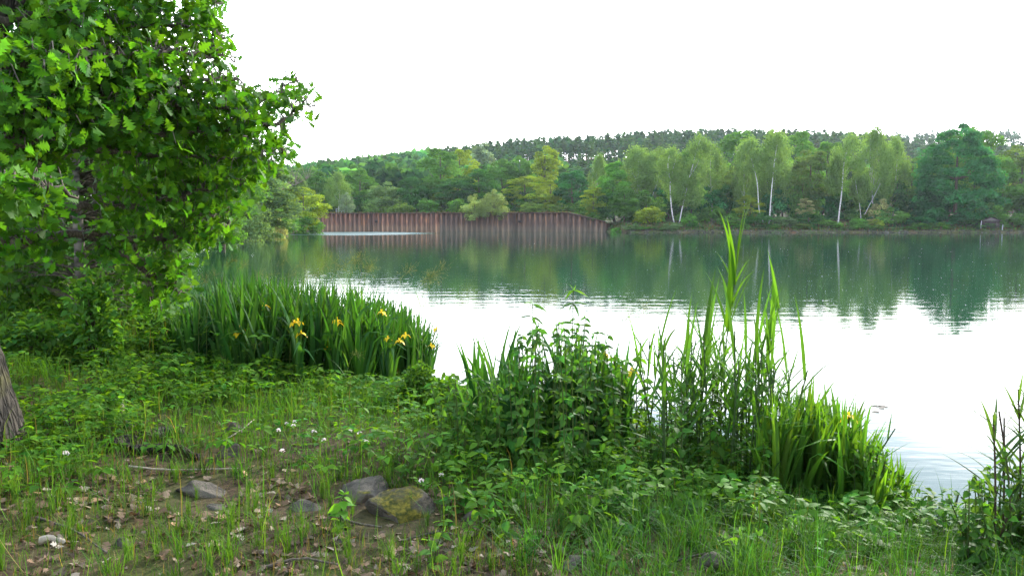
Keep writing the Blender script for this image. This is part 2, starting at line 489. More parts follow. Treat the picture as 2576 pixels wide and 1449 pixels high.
def rust_material():
    m, nt, N, o, L = new_mat('rusty_sheet_steel')
    tcn = N('ShaderNodeTexCoord'); g = N('ShaderNodeNewGeometry')
    mp = N('ShaderNodeMapping'); mp.inputs['Scale'].default_value = (3.0, 3.0, 0.5); L(g.outputs['Position'], mp.inputs['Vector'])
    n1 = N('ShaderNodeTexNoise'); n1.inputs['Scale'].default_value = 1.2; n1.inputs['Detail'].default_value = 7; L(mp.outputs['Vector'], n1.inputs['Vector'])
    ra = N('ShaderNodeValToRGB'); e = ra.color_ramp.elements
    e[0].position = 0.34; e[0].color = (0.028, 0.013, 0.009, 1); e[1].position = 0.72; e[1].color = (0.130, 0.058, 0.022, 1)
    x = e.new(0.52); x.color = (0.055, 0.026, 0.019, 1)
    L(n1.outputs['Fac'], ra.inputs['Fac'])
    sep = N('ShaderNodeSeparateXYZ'); L(g.outputs['Position'], sep.inputs[0])
    # lime and mud left by high water on the lower third
    mr = N('ShaderNodeMapRange', interpolation_type='SMOOTHSTEP'); L(sep.outputs['Z'], mr.inputs['Value'])
    mr.inputs['From Min'].default_value = 1.7; mr.inputs['From Max'].default_value = 0.5
    mm = N('ShaderNodeMath', operation='MULTIPLY'); L(mr.outputs['Result'], mm.inputs[0]); L(n1.outputs['Fac'], mm.inputs[1])
    mx = N('ShaderNodeMixRGB'); L(mm.outputs[0], mx.inputs['Fac']); L(ra.outputs['Color'], mx.inputs['Color1']); mx.inputs['Color2'].default_value = (0.085, 0.065, 0.046, 1)
    oi = N('ShaderNodeObjectInfo'); mu = N('ShaderNodeMixRGB', blend_type='MULTIPLY'); mu.inputs['Fac'].default_value = 1
    at = N('ShaderNodeAttribute', attribute_name='tint'); m3 = N('ShaderNodeMixRGB', blend_type='MULTIPLY'); m3.inputs['Fac'].default_value = 1
    L(mx.outputs['Color'], mu.inputs['Color1']); L(oi.outputs['Color'], mu.inputs['Color2'])
    L(mu.outputs['Color'], m3.inputs['Color1']); L(at.outputs['Color'], m3.inputs['Color2'])
    pr = N('ShaderNodeBsdfPrincipled'); pr.inputs['Roughness'].default_value = 0.75; L(m3.outputs['Color'], pr.inputs['Base Color'])
    bu = N('ShaderNodeBump'); bu.inputs['Strength'].default_value = 0.4; bu.inputs['Distance'].default_value = 0.03
    L(n1.outputs['Fac'], bu.inputs['Height']); L(bu.outputs['Normal'], pr.inputs['Normal']); L(pr.outputs['BSDF'], o.inputs['Surface'])
    return m
RUST = rust_material()
WATER = water_material()

# ------------------------------------------------------------------ ground, water, far bank and hill, air
def grid_mesh(name, X, Y, Z, mat):
    ny, nx = X.shape
    g = Geo()
    i = np.arange(ny - 1)[:, None] * nx; j = np.arange(nx - 1)[None]
    f = np.stack([i + j, i + j + 1, i + nx + j + 1, i + nx + j], -1).reshape(-1, 4)
    g.add(np.stack([X, Y, Z], -1).reshape(-1, 3), f)
    return g.mesh(name, mat, True)
def steps(*seg):
    a = [np.arange(s, e, d) for s, e, d in seg]
    return np.concatenate(a + [[seg[-1][1]]])
xs = steps((-320, -60, 20), (-60, -14, 2.0), (-14, 6, 0.13), (6, 30, 1.0), (30, 420, 30))
ys = steps((-40, 0, 2.5), (0, 20, 0.13), (20, 60, 0.9), (60, 176, 3.0), (176, 240, 8))
X, Y = np.meshgrid(xs, ys)
Z = gz(X, Y).reshape(X.shape)
obj('ground', grid_mesh('ground', X, Y, Z, ground_material()), kind='structure')
us = steps((-1.4, -0.32, 0.04), (-0.32, 0.72, 0.006), (0.72, 1.8, 0.06))
ts = np.array([0, 0.1, 0.13, 0.5, 1, 1.6, 2.4, 3.4, 4.6, 6, 8, 11, 15, 20, 26, 33, 42, 54, 68, 85, 105, 130, 155, 180, 205, 230, 255, 280, 320, 360, 420, 480, 540, 620])
U, T = np.meshgrid(us, ts)
Y = ysh(U) + T; X = U * Y
Z = far_z(X, Y)
obj('hill', grid_mesh('hill', X, Y, Z, far_ground_material()), kind='structure')
g = Geo(); g.add([(-90, -60, 0), (420, -60, 0), (420, 185, 0), (-90, 185, 0)], [(0, 1, 2, 3)])
obj('water', g.mesh('water', WATER), kind='structure')

HAZE = True
if HAZE:
    m, nt, N, o, L = new_mat('summer_haze')
    pv = N('ShaderNodeVolumePrincipled'); pv.inputs['Density'].default_value = 0.00010
    pv.inputs['Color'].default_value = (0.78, 0.90, 1.0, 1); pv.inputs['Anisotropy'].default_value = 0.35
    L(pv.outputs['Volume'], o.inputs['Volume'])
    g = Geo(); g.box((-1150, -70, -4), (1450, 850, 120))
    obj('haze', g.mesh('haze', m), kind='stuff')

# ------------------------------------------------------------------ leaf shapes
def strip(width, n, fold=0.15, curve=0.0, tipw=0.0):
    """a leaf along +Y, width(t) half-width function, folded along the midrib"""
    t = np.linspace(0, 1, n + 1)
    w = np.array([width(q) for q in t])
    z = -curve * t ** 2
    V = np.concatenate([np.stack([-w, t, z + fold * w], 1), np.stack([0 * t, t, z], 1), np.stack([w, t, z + fold * w], 1)])
    i = np.arange(n); m = n + 1
    F = np.concatenate([np.stack([i, m + i, m + i + 1, i + 1], 1), np.stack([m + i, 2 * m + i, 2 * m + i + 1, m + i + 1], 1)])
    return V, [F]
def oak_leaf(n=9):
    def w(t):
        if t < 0.10:
            return 0.012
        env = 0.30 * math.sin(math.pi * min(1, (t - 0.06) / 0.98)) ** 0.75 * (0.72 + 0.5 * t)
        return max(0.015, env)
    t = np.array([0, .1, .2, .28, .38, .46, .57, .66, .77, .86, 1.0])
    lob = np.array([.5, 1, 1.2, .40, 1.3, .40, 1.32, .42, 1.15, .6, .0])
    ww = np.array([w(q) for q in t]) * lob + np.where(t >= 1, 0.0, 0)
    ty = t + np.array([0, 0, .03, 0, .035, 0, .035, 0, .03, .0, 0])
    n = len(t) - 1
    z = -0.10 * t ** 2
    V = np.concatenate([np.stack([-ww, ty, z + 0.2 * ww], 1), np.stack([0 * t, t, z], 1), np.stack([ww, ty, z + 0.2 * ww], 1)])
    i = np.arange(n); m = n + 1
    F = np.concatenate([np.stack([i, m + i, m + i + 1, i + 1], 1), np.stack([m + i, 2 * m + i, 2 * m + i + 1, m + i + 1], 1)])
    return V, [F]
OAK = oak_leaf()
def thin_out(t, keep):
    V, F = t; n = len(V) // 3; idx = np.concatenate([np.array(keep) + n * q for q in range(3)]); m = len(keep); i = np.arange(m - 1)
    return V[idx], [np.concatenate([np.stack([i, m + i, m + i + 1, i + 1], 1), np.stack([m + i, 2 * m + i, 2 * m + i + 1, m + i + 1], 1)])]
OAKLOW = thin_out(OAK, [0, 2, 3, 4, 5, 6, 7, 8, 10])
OAKFLAT = thin_out(OAK, [0, 2, 4, 5, 6, 8, 10])
def fan_leaf(pts, fold=0.06):
    pts = np.asarray(pts, float)
    V = [(0, 0.30, 0)] + [(x, y, fold * abs(x) * 2 - 0.12 * (y ** 2)) for x, y in pts]
    F = np.array([(0, k, k + 1) for k in range(1, len(pts))])
    return np.array(V), [F]
MAPLE = fan_leaf([(0, 0), (-.22, .02), (-.5, .28), (-.30, .36), (-.42, .70), (-.18, .60), (0, 1.0), (.18, .60), (.42, .70), (.30, .36), (.5, .28), (.22, .02), (0, 0)])
OVATE = strip(lambda t: 0.30 * math.sin(math.pi * t ** 0.72) * (1 if t < 1 else 0) + (0.004 if t < 1 else 0), 5, 0.25, 0.22)
SERRATE = strip(lambda t: (0.29 * math.sin(math.pi * t ** 0.66) + 0.004) * (1.12 if int(round(t * 10)) % 2 else 0.9), 10, 0.25, 0.20)
LANCE = strip(lambda t: 0.115 * math.sin(math.pi * t ** 0.6) + 0.003, 6, 0.3, 0.25)
SMALL = (np.array([(0, 0, 0), (.36, .45, .05), (0, 1, -.06), (-.36, .45, .05)]), [np.array([(0, 1, 2, 3)])])
RHOMB = (np.array([(0, -.5, 0), (.36, 0, .06), (0, .5, 0), (-.36, 0, .06)]), [np.array([(0, 1, 2, 3)])])
def bent_blade(n, width, bend, taper=1.3, fold=0.0, kink=None):
    """a grass-like blade of height 1 that arches towards +Y"""
    t = np.linspace(0, 1, n + 1)
    ang = bend * t ** 1.6
    if kink:
        ang = ang + kink[1] * ss(kink[0] - .04, kink[0] + .06, t)
    dy = np.sin(ang); dz = np.cos(ang)
    y = np.concatenate([[0], np.cumsum((dy[1:] + dy[:-1]) / 2)]) / n
    z = np.concatenate([[0], np.cumsum((dz[1:] + dz[:-1]) / 2)]) / n
    w = width * np.clip(1 - t ** taper, 0, 1) * (0.75 + 0.5 * np.sin(np.pi * np.clip(t, 0, 1)) ** 0.7)
    if fold:
        V = np.concatenate([np.stack([-w, y, z], 1), np.stack([0 * w, y - fold * w * np.cos(ang), z + fold * w * np.sin(ang)], 1), np.stack([w, y, z], 1)])
        i = np.arange(n); m = n + 1
        F = np.concatenate([np.stack([i, m + i, m + i + 1, i + 1], 1), np.stack([m + i, 2 * m + i, 2 * m + i + 1, m + i + 1], 1)])
    else:
        V = np.concatenate([np.stack([-w, y, z], 1), np.stack([w, y, z], 1)])
        i = np.arange(n); m = n + 1
        F = np.stack([i, m + i, m + i + 1, i + 1], 1)
    return V, [F]
def rotz(a):
    c, s = np.cos(a), np.sin(a); o = np.zeros_like(c)
    return np.stack([np.stack([c, -s, o], -1), np.stack([s, c, o], -1), np.stack([o, o, o + 1], -1)], -2)

# ------------------------------------------------------------------ distant trees
def tree_trunk(H, r, lean=0.3, fork=0.0, sides=7, top=0.85):
    g = Geo()
    bx, by = rng.normal(0, lean, 2)
    pts = [(0, 0, -0.3), (bx * .3, by * .3, H * .2), (bx, by, H * .5), (bx * 1.2, by * 1.1, H * top)]
    p = smooth_path(pts, 9)
    g.tube(p, np.linspace(r, r * .25, 9), sides)
    return g, p
def limbs(g, p, H, spread, n, r):
    for k in range(n):
        b = p[int(rng.integers(3, 7))]
        a = rng.uniform(0, 6.28)
        e = b + np.array([math.cos(a) * spread, math.sin(a) * spread, rng.uniform(.12, .3) * H])
        m = (b + e) / 2 + np.array([0, 0, -.04 * H])
        g.tube(smooth_path([b, m, e], 5), np.linspace(r, r * .3, 5), 5)
def broad_crown(H, Wd, prof, ncl, per, ls, cr=(.16, .26), droop=0.0, shell=0.6):
    """leaf clumps spread through an uneven crown volume"""
    g = Geo()
    hp = np.array([q[0] for q in prof]); rp = np.array([q[1] for q in prof])
    cen = []; rad = []
    while len(cen) < ncl:
        h = rng.uniform(hp[0], hp[-1]); R = np.interp(h, hp, rp) * Wd / 2
        if rng.uniform() > (R / (Wd / 2)) ** 1.2 + .08:
            continue
        a = rng.uniform(0, 6.283); rr = R * (1 - (1 - shell) * rng.uniform() ** 1.4) * (0.82 + .26 * vnoise(a * 1.6, h * 5, 77))
        c = rng.uniform(*cr) * Wd / 2 * (.7 + .5 * R / (Wd / 2))
        cen.append((math.cos(a) * rr, math.sin(a) * rr, h * H)); rad.append(c)
    cen = np.array(cen); rad = np.array(rad)
    ctint = np.exp(rng.normal(0, .24, ncl))
    idx = np.repeat(np.arange(ncl), per)
    n = len(idx)
    d = unit(n); d[:, 2] = np.where(d[:, 2] < -.35, -d[:, 2], d[:, 2])
    rr = rad[idx] * (0.45 + .62 * rng.uniform(size=n) ** .6)
    pos = cen[idx] + d * rr[:, None] * np.array([1.05, 1.05, .78])
    nor = d * .7 + np.array([0, 0, .55]) + unit(n) * .55
    dr = unit(n); dr[:, 2] -= droop
    M = frames(dr, nor) * (ls * rng.uniform(.6, 1.35, n))[:, None, None]
    g.scatter(RHOMB, M, pos, tints(n, (1, 1, 1), .16, .08) * ctint[idx][:, None])
    return g
def strand_crown(H, Wd, prof, nst, per, ls):
    """weeping strands of small leaves, as birches have"""
    g = Geo()
    hp = np.array([q[0] for q in prof]); rp = np.array([q[1] for q in prof])
    for k in range(nst):
        h = rng.uniform(hp[0], hp[-1]); R = np.interp(h, hp, rp) * Wd / 2
        a = rng.uniform(0, 6.283); rr = R * rng.uniform(.15, 1) ** .6
        top = np.array([math.cos(a) * rr, math.sin(a) * rr, h * H])
        ln = rng.uniform(.08, .2) * H
        t = rng.uniform(size=per)
        sw = rng.normal(0, .10, 2)
        w = .35 * (1 - t) + .12
        pos = top + np.stack([sw[0] * ln * t + rng.normal(0, 1, per) * w, sw[1] * ln * t + rng.normal(0, 1, per) * w, -ln * t + .4 * rng.normal(0, 1, per) * (1 - t)], 1)
        dr = np.tile((0, 0, -1.0), (per, 1)) + unit(per) * .6
        nor = unit(per) + np.array([0, 0, .2])
        M = frames(dr, nor) * (ls * rng.uniform(.6, 1.3, per))[:, None, None]
        g.scatter(RHOMB, M, pos, tints(per, (1, 1, 1), .14, .07) * math.exp(rng.normal(0, .16)))
    return g
ROUND = [(.12, .35), (.25, .8), (.45, 1), (.65, .92), (.82, .66), (.95, .3), (1.0, .1)]
TALL = [(.10, .5), (.25, .9), (.45, 1), (.65, .8), (.85, .45), (.97, .16), (1.0, .05)]
DOME = [(.0, .85), (.2, 1), (.5, .95), (.75, .7), (.92, .38), (1.0, .1)]
COLUMN = [(.15, .5), (.3, .8), (.5, .9), (.7, 1), (.88, .75), (1.0, .2)]
BIRCHP = [(.30, .55), (.42, .9), (.6, 1), (.78, .8), (.92, .45), (1.0, .12)]
NOM = {}
PROTO = {}
def proto(kind, nvar, make):
    PROTO[kind] = [make() for _ in range(nvar)]
def mk_broad(prof, H, Wd, ncl, per, ls, **kw):
    def f():
        cg = broad_crown(H, Wd, prof, ncl, per, ls, **kw)
        tg, p = tree_trunk(H, H * .018 + .05); limbs(tg, p, H, Wd * .3, 6, H * .007)
        return (tg.mesh('trunk', BARK), cg.mesh('crown', FARLEAF), H, Wd)
    return f
proto('broad', 3, mk_broad(ROUND, 16, 10, 62, 210, .40, cr=(.2, .32), shell=.5))
proto('tall', 2, mk_broad(TALL, 19, 11, 85, 210, .42, cr=(.18, .28), shell=.5))
proto('column', 1, mk_broad(COLUMN, 15, 5, 55, 120, .36, cr=(.3, .45)))
proto('fine', 2, mk_broad(DOME, 6, 7, 70, 130, .24, cr=(.18, .3), droop=.3))
proto('shrub', 3, mk_broad(DOME, 3, 3.6, 36, 75, .24, cr=(.2, .34)))
proto('airy', 2, mk_broad(ROUND, 16, 9, 64, 140, .36, cr=(.16, .28), droop=.4, shell=.45))
def mk_birch():
    H, Wd = 17, 8
    cg = strand_crown(H, Wd, BIRCHP, 230, 56, .28)
    g = Geo(); b = rng.normal(0, .35, 2)
    p = smooth_path([(0, 0, -.3), (b[0] * .2, b[1] * .2, H * .22), (b[0], b[1], H * .5), (b[0] * 1.7, b[1] * 1.3, H * .94)], 10)
    g.tube(p, np.linspace(.17, .035, 10), 7)
    for k in range(5):
        q = p[int(rng.integers(4, 8))]; a = rng.uniform(0, 6.28)
        e = q + np.array([math.cos(a) * 1.5, math.sin(a) * 1.5, rng.uniform(2, 4)])
        g.tube(smooth_path([q, (q * .6 + e * .4) + np.array([0, 0, -.2]), e], 5), np.linspace(.06, .02, 5), 5)
    return (g.mesh('trunk', BIRCH), cg.mesh('crown', FARLEAF), H, Wd)
proto('birch', 3, mk_birch)
proto('great', 1, mk_broad([(.03, .75), (.15, .98), (.35, 1), (.55, .9), (.75, .68), (.9, .42), (1.0, .12)], 17, 13, 150, 200, .42, cr=(.13, .22), shell=.75))

GREEN = dict(mid=(.074, .182, .034), dark=(.044, .138, .032), teal=(.028, .126, .042), bright=(.085, .235, .036), yel=(.185, .270, .026),
             birch=(.108, .195, .056), grey=(.105, .185, .076), pale=(.25, .27, .12), olive=(.100, .170, .036), blue=(.14, .21, .15), silver=(.17, .24, .086))
def plant_tree(name, kind, var, xd, top, wd, Y, color, label, cat='tree', group=None, base=None, gnd=far_z, rz=None, depth=None):
    trunk, crown, H0, W0 = PROTO[kind][var % len(PROTO[kind])]
    x = float(P(xd, 553, Y)[0])
    z0 = float(np.asarray(gnd(np.array([x]), np.array([float(Y)]))).ravel()[0]) if base is None else base
    zt = float(P(xd, top, Y)[2])
    h = zt - z0; w = wd / FX * Y
    root = thing(name, label, cat, (x, Y, z0), rng.uniform(0, 6.28) if rz is None else rz, (w / W0, w / W0 if depth is None else depth / W0, h / H0), group)
    c = np.array(GREEN[color]) * math.exp(rng.normal(0, .05))
    obj('trunk', trunk, root, color=(1, 1, 1) if kind == 'birch' else (.5, .47, .42))
    obj('crown', crown, root, color=c)
    return root
FT = [
 # name, kind, var, x, top, width, Y, colour, label
 ('birch_tree', 'birch', 0, 852, 432, 70, 176, 'birch', 'slender birch with thin white trunk behind the left end of the rusty wall'),
 ('round_tree', 'broad', 0, 905, 424, 95, 186, 'mid', 'green rounded tree right of the slender birch above the wall'),
 ('oak_tree', 'broad', 1, 795, 428, 90, 190, 'mid', 'leafy tree left of the slender birch, half hidden by yellow-green maple'),
 ('willow_tree', 'fine', 0, 970, 462, 105, 180, 'grey', 'low grey-green willow tree standing behind the wall left of centre'),
 ('round_tree', 'broad', 2, 1040, 445, 76, 178, 'dark', 'small dark round-headed tree behind the wall beside grey-green willow'),
 ('broad_tree', 'broad', 0, 1108, 372, 120, 184, 'mid', 'tall full-crowned green tree rising mid-wall above its neighbours'),
 ('leafy_tree', 'airy', 0, 1165, 372, 90, 196, 'yel', 'tall yellowish tree just right behind the full-crowned green tree'),
 ('poplar_tree', 'column', 0, 1213, 362, 62, 215, 'blue', 'bluish-green upright tree at the foot of the pine hill'),
 ('dark_tree', 'broad', 1, 1150, 450, 130, 176, 'dark', 'dark spreading tree in front of the tall full-crowned tree'),
 ('dark_tree', 'broad', 2, 1210, 425, 100, 177, 'dark', 'dark pointed tree left of the tall yellow-topped column'),
 ('broad_tree', 'broad', 1, 1265, 402, 95, 190, 'mid', 'broad mid-green tree behind the round willow on the wall'),
 ('broad_tree', 'tall', 0, 1310, 388, 75, 192, 'mid', 'pointed mid-green tree between the willow ball and yellow column'),
 ('linden_tree', 'column', 0, 1374, 369, 60, 186, 'yel', 'narrow yellow-topped tree standing tall behind the wall'),
 ('yellow_tree', 'airy', 1, 1322, 440, 105, 172, 'yel', 'bushy yellow-green tree behind wall right of the willow ball'),
 ('yellow_tree', 'airy', 0, 1378, 452, 70, 170, 'yel', 'smaller yellow-green tree leaning against the dark tree above wall'),
 ('dark_tree', 'broad', 0, 1440, 428, 92, 168, 'teal', 'round dark bluish-green tree above the right part of the wall'),
 ('birch_tree', 'birch', 1, 1507, 388, 62, 172, 'birch', 'pale pointed birch behind the sloping wall end'),
 ('pear_tree', 'tall', 1, 1545, 402, 92, 158, 'bright', 'fresh green pointed tree at the sloping end of the wall'),
 ('young_tree', 'airy', 1, 1492, 468, 66, 155, 'yel', 'small yellow-green tree on the bank just above wall end'),
 ('young_tree', 'broad', 2, 1570, 470, 75, 149, 'mid', 'dark young tree on the bank right of the wall end'),
 ('birch_tree', 'birch', 2, 1600, 366, 125, 162, 'birch', 'wide pale weeping birch behind the fresh green pointed tree'),
 ('birch_tree', 'birch', 1, 1660, 372, 85, 165, 'birch', 'pale birch crown between wide birch and the forked white trunk'),
 ('birch_tree', 'birch', 0, 1790, 362, 85, 160, 'birch', 'birch with straight thin white trunk right of the leaning pair'),
 ('broad_tree', 'broad', 1, 1760, 348, 115, 190, 'mid', 'rounded tree at the hill foot behind the leaning birches'),
 ('broad_tree', 'broad', 2, 1850, 330, 130, 185, 'mid', 'large rounded tree rising behind the birches below the pines'),
 ('young_tree', 'airy', 0, 1850, 415, 85, 156, 'olive', 'olive-green loose tree left of the twin white trunks'),
 ('birch_tree', 'birch', 2, 1872, 350, 72, 152, 'birch', 'leaning birch, left of the twin white-trunked birches'),
 ('birch_tree', 'birch', 1, 1940, 326, 100, 152, 'birch', 'tall birch with white trunk, right of the twin birches'),
 ('broad_tree', 'broad', 0, 2010, 330, 120, 170, 'mid', 'tall rounded tree behind the gap right of twin birches'),
 ('alder_tree', 'airy', 1, 2035, 372, 120, 152, 'olive', 'dull green open-crowned alder at the middle of the right shore'),
 ('alder_tree', 'airy', 0, 2085, 352, 115, 156, 'mid', 'dark-trunked alder left of the single tall white birch trunk'),
 ('birch_tree', 'birch', 1, 2195, 318, 105, 153, 'birch', 'tallest pale weeping birch right of the single white trunk'),
 ('birch_tree', 'birch', 0, 2245, 342, 85, 158, 'birch', 'pale weeping birch nearest the gap before the great maple'),
 ('leafy_tree', 'airy', 1, 2290, 395, 100, 160, 'mid', 'loose green tree just left of the great dark maple'),
 ('leafy_tree', 'broad', 1, 2330, 400, 90, 168, 'olive', 'olive tree half hidden behind the great dark maple'),
 ('maple_tree', 'great', 0, 2402, 320, 195, 146, 'teal', 'great dense dark-green maple with branches down to the shore'),
 ('broad_tree', 'broad', 2, 2440, 322, 150, 166, 'mid', 'lighter tree showing behind the right shoulder of the great maple'),
 ('ash_tree', 'airy', 0, 2510, 398, 120, 152, 'mid', 'loose light tree behind the boathouse'),
 ('ash_tree', 'airy', 1, 2562, 362, 130, 156, 'olive', 'tall hazy tree at the right end of the far shore'),
 ('ash_tree', 'broad', 0, 2640, 372, 150, 158, 'mid', 'big tree beyond the boathouse cut by the picture edge'),
 ('yellow_bush_tree', 'airy', 0, 1885, 490, 75, 147, 'yel', 'small yellow-leaved tree on the shore behind the tall reed tip'),
 ('flowering_tree', 'airy', 1, 2026, 497, 45, 147, 'pale', 'small cream-flowering tree on the shore left of white birch trunk'),
 ('elder_tree', 'shrub', 1, 2212, 502, 55, 147, 'pale', 'cream-flowering elder above the shore shrubs left of great maple'),
]
for r in FT:
    plant_tree(*r)
# undergrowth that closes the shore wood, each one a shrub
SH = [
 ('willow_bush', 'fine', 0, 1243, 481, 68, 156.6, 'silver', 'round silvery willow bush growing on top of the rusty wall'),
 ('willow_bush', 'fine', 1, 1196, 492, 62, 157.4, 'silver', 'lower left lobe of silvery willow beside the round one on the wall'),
 ('low_bush', 'fine', 1, 1340, 508, 62, 156.5, 'olive', 'low olive bush on the wall right of the silvery willows'),
 ('low_bush', 'shrub', 0, 1078, 500, 55, 166, 'mid', 'green bush behind the wall below the tall full-crowned tree'),
 ('low_bush', 'shrub', 1, 935, 505, 42, 168, 'birch', 'pale sapling bush above the left part of the wall'),
 ('blue_bush', 'fine', 0, 872, 487, 40, 168, 'blue', 'silvery blue bush beside the slender birch on the wall'),
 ('low_bush', 'shrub', 2, 1010, 510, 60, 166, 'olive', 'low bush behind the wall in front of the grey-green willow'),
 ('low_bush', 'shrub', 0, 1150, 500, 55, 163, 'mid', 'dark green bush behind the wall left of the silvery willows'),
 ('low_bush', 'shrub', 2, 1410, 512, 70, 160, 'olive', 'flat olive bush above the wall near the ladder'),
 ('low_bush', 'shrub', 1, 1455, 505, 60, 157, 'mid', 'green bush where the wall top starts to slope'),
 ('shore_bush', 'shrub', 1, 1500, 535, 55, 151, 'mid', 'leafy bush on the slope behind the descending wall end'),
 ('shore_bush', 'shrub', 0, 1632, 520, 80, 146, 'yel', 'yellow-green bush at the water left of the forked birch'),
 ('shore_bush', 'fine', 1, 1686, 560, 46, 141.3, 'grey', 'grey-green rounded bush right at the waterline below the forked birch'),
 ('shore_bush', 'shrub', 2, 1735, 542, 38, 143.5, 'bright', 'fresh green bush right of the leaning birch pair base'),
 ('shore_bush', 'shrub', 0, 1790, 520, 70, 147, 'mid', 'dark bush behind the reddish grassy bank'),
 ('shore_bush', 'shrub', 1, 1835, 538, 60, 144.5, 'mid', 'bush on the bank left of the yellow-leaved small tree'),
 ('shore_bush', 'shrub', 2, 1905, 535, 66, 144.5, 'dark', 'dark bush around the feet of the twin birches'),
 ('shore_bush', 'shrub', 0, 1975, 545, 60, 143.5, 'grey', 'greyish bush overhanging the bank right of the twin birches'),
 ('shore_bush', 'shrub', 1, 2035, 535, 70, 145, 'dark', 'dark bush below the cream-flowering small tree'),
 ('shore_bush', 'shrub', 2, 2085, 552, 58, 142.4, 'mid', 'drooping green bush touching the water left of the white trunk'),
 ('shore_bush', 'shrub', 0, 2162, 548, 46, 142.6, 'bright', 'light green bush right of the single white birch trunk'),
 ('shore_bush', 'shrub', 1, 2202, 552, 40, 142.2, 'yel', 'yellow bush at the waterline, second right of white trunk'),
 ('shore_bush', 'shrub', 2, 2240, 525, 85, 144.5, 'mid', 'wide green bush below the cream elder'),
 ('shore_bush', 'shrub', 0, 2312, 545, 75, 142.6, 'teal', 'dark wide bush drooping over the bank left of the great maple'),
 ('shore_bush', 'shrub', 1, 2380, 535, 80, 144.0, 'teal', 'dark low bush under the left side of the great maple'),
 ('shore_bush', 'shrub', 2, 2440, 540, 60, 143.5, 'dark', 'dark low bush under the right side of the great maple'),
 ('shore_bush', 'shrub', 0, 2545, 535, 75, 142.5, 'mid', 'green bush hanging to the water right of the boathouse'),
 ('shore_bush', 'shrub', 2, 2488, 512, 66, 142.2, 'mid', 'leafy bough hanging over the roof of the boathouse'),
 ('shore_bush', 'shrub', 1, 2610, 525, 90, 143.5, 'mid', 'bush at the far right end of the shore'),
]
for r in SH:
    plant_tree(*r, cat='shrub', base=2.2 if r[0] == 'willow_bush' else 1.7 if 'bough' in r[8] else None)
for k in range(34):
    xd = 1530 + 1080 * (k + rng.uniform(0, 1)) / 34
    plant_tree('bank_plant', 'shrub', k, xd, rng.uniform(556, 573), rng.uniform(20, 52), 140.6 + rng.uniform(0, 2.2), random.choice(['mid', 'dark', 'olive', 'bright', 'grey', 'mid']),
               'small leafy bank plant close to the water on the right-hand far shore', 'shrub', 'low plants along the far waterline')
# rear rank: fills under the crowns
for k, xd in enumerate(np.arange(1560, 2680, 46)):
    plant_tree('thicket_bush', 'shrub', k, xd + rng.normal(0, 8), 470 + rng.normal(0, 14), 90, 151 + rng.uniform(0, 7), ['dark', 'mid', 'teal'][k % 3],
               'shady thicket bush under the trees of the right-hand far shore', 'shrub', 'thicket bushes under the far trees')
for k, xd in enumerate(np.arange(770, 1540, 44)):
    plant_tree('thicket_bush', 'shrub', k + 1, xd + rng.normal(0, 8), 488 + rng.normal(0, 10), 80, 181 + rng.uniform(0, 8) - (xd - 770) * .015, ['dark', 'mid', 'olive'][k % 3],
               'shady thicket bush under the trees behind the rusty wall', 'shrub', 'thicket bushes behind the wall')
# birches whose white stems read singly: stems drawn from the photograph's own bends, at their own distance
def white_stem(label, stems, Y, crown_spec, name='birch_tree'):
    x0 = float(P(stems[0][0][0], 553, Y)[0]); z0 = float(far_z(np.array([x0]), np.array([float(Y)]))[0])
    root = thing(name, label, 'tree', (x0, Y, z0))
    g = Geo()
    for i, (pts, w0, w1) in enumerate([(s[:-2], s[-2], s[-1]) for s in stems]):
        q = P(np.array([p[0] for p in pts]), np.array([p[1] for p in pts]), Y + np.array([p[2] if len(p) > 2 else 0 for p in pts]))
        if i == 0 or pts[0][1] > 545:
            q[0, 2] = z0 - .3
        g.tube(smooth_path(q, 14) - np.array([x0, Y, z0]), np.linspace(w0, w1, 14) * .78, 7)
    obj('trunk', g.mesh('trunk', BIRCH), root)
    for (xd, top, bot, wd) in crown_spec:
        H = (bot - top) / FX * Y; Wd = wd / FX * Y
        cg = strand_crown(H, Wd, [(.25, .6), (.5, 1), (.75, .85), (.92, .5), (1, .15)], 100, 42, .28)
        obj('crown', cg.mesh('crown', FARLEAF), root, color=np.array(GREEN['birch']) * rng.uniform(.9, 1.1),
            mat4=Matrix.Translation(Vector(P(xd, bot, Y + .8)) - Vector((x0, Y, z0))))
    return root
white_stem('birch with white trunk forking like a Y above the grey waterline bush',
           [[(1697, 565), (1690, 530), (1686, 480), (1686, 450), (1680, 420), (1684, 390), .17, .05],
            [(1685, 455), (1692, 430), (1700, 400), .09, .03], [(1685, 448), (1676, 432), .07, .02]], 146, [(1688, 372, 470, 78), (1700, 410, 520, 60)])
white_stem('birch with slanted white trunk leaning right across the forked birch',
           [[(1708, 562), (1716, 525), (1724, 490), (1732, 455), (1742, 420), (1752, 380), (1762, 352), .16, .04],
            [(1737, 440), (1748, 425), (1758, 405), .07, .02], [(1752, 380), (1768, 355), (1776, 345), .05, .02]], 147.5, [(1758, 338, 450, 70), (1735, 420, 540, 70)])
white_stem('birch pair with two white trunks rising from one foot on the shore',
           [[(1924, 563), (1912, 540), (1908, 510), (1905, 460), (1893, 410), (1886, 385), .16, .05],
            [(1935, 560), (1938, 520), (1942, 470), (1948, 410), (1955, 365), .18, .05]], 145, [(1885, 345, 450, 70), (1955, 330, 470, 90)])
white_stem('birch with the tallest single bright white trunk on the right shore',
           [[(2108, 562), (2112, 530), (2117, 490), (2120, 450), (2122, 420), (2126, 395), (2132, 380), .19, .06],
            [(2121, 445), (2130, 430), (2138, 420), .05, .02]], 144.5, [(2135, 335, 450, 95), (2100, 400, 500, 50)])
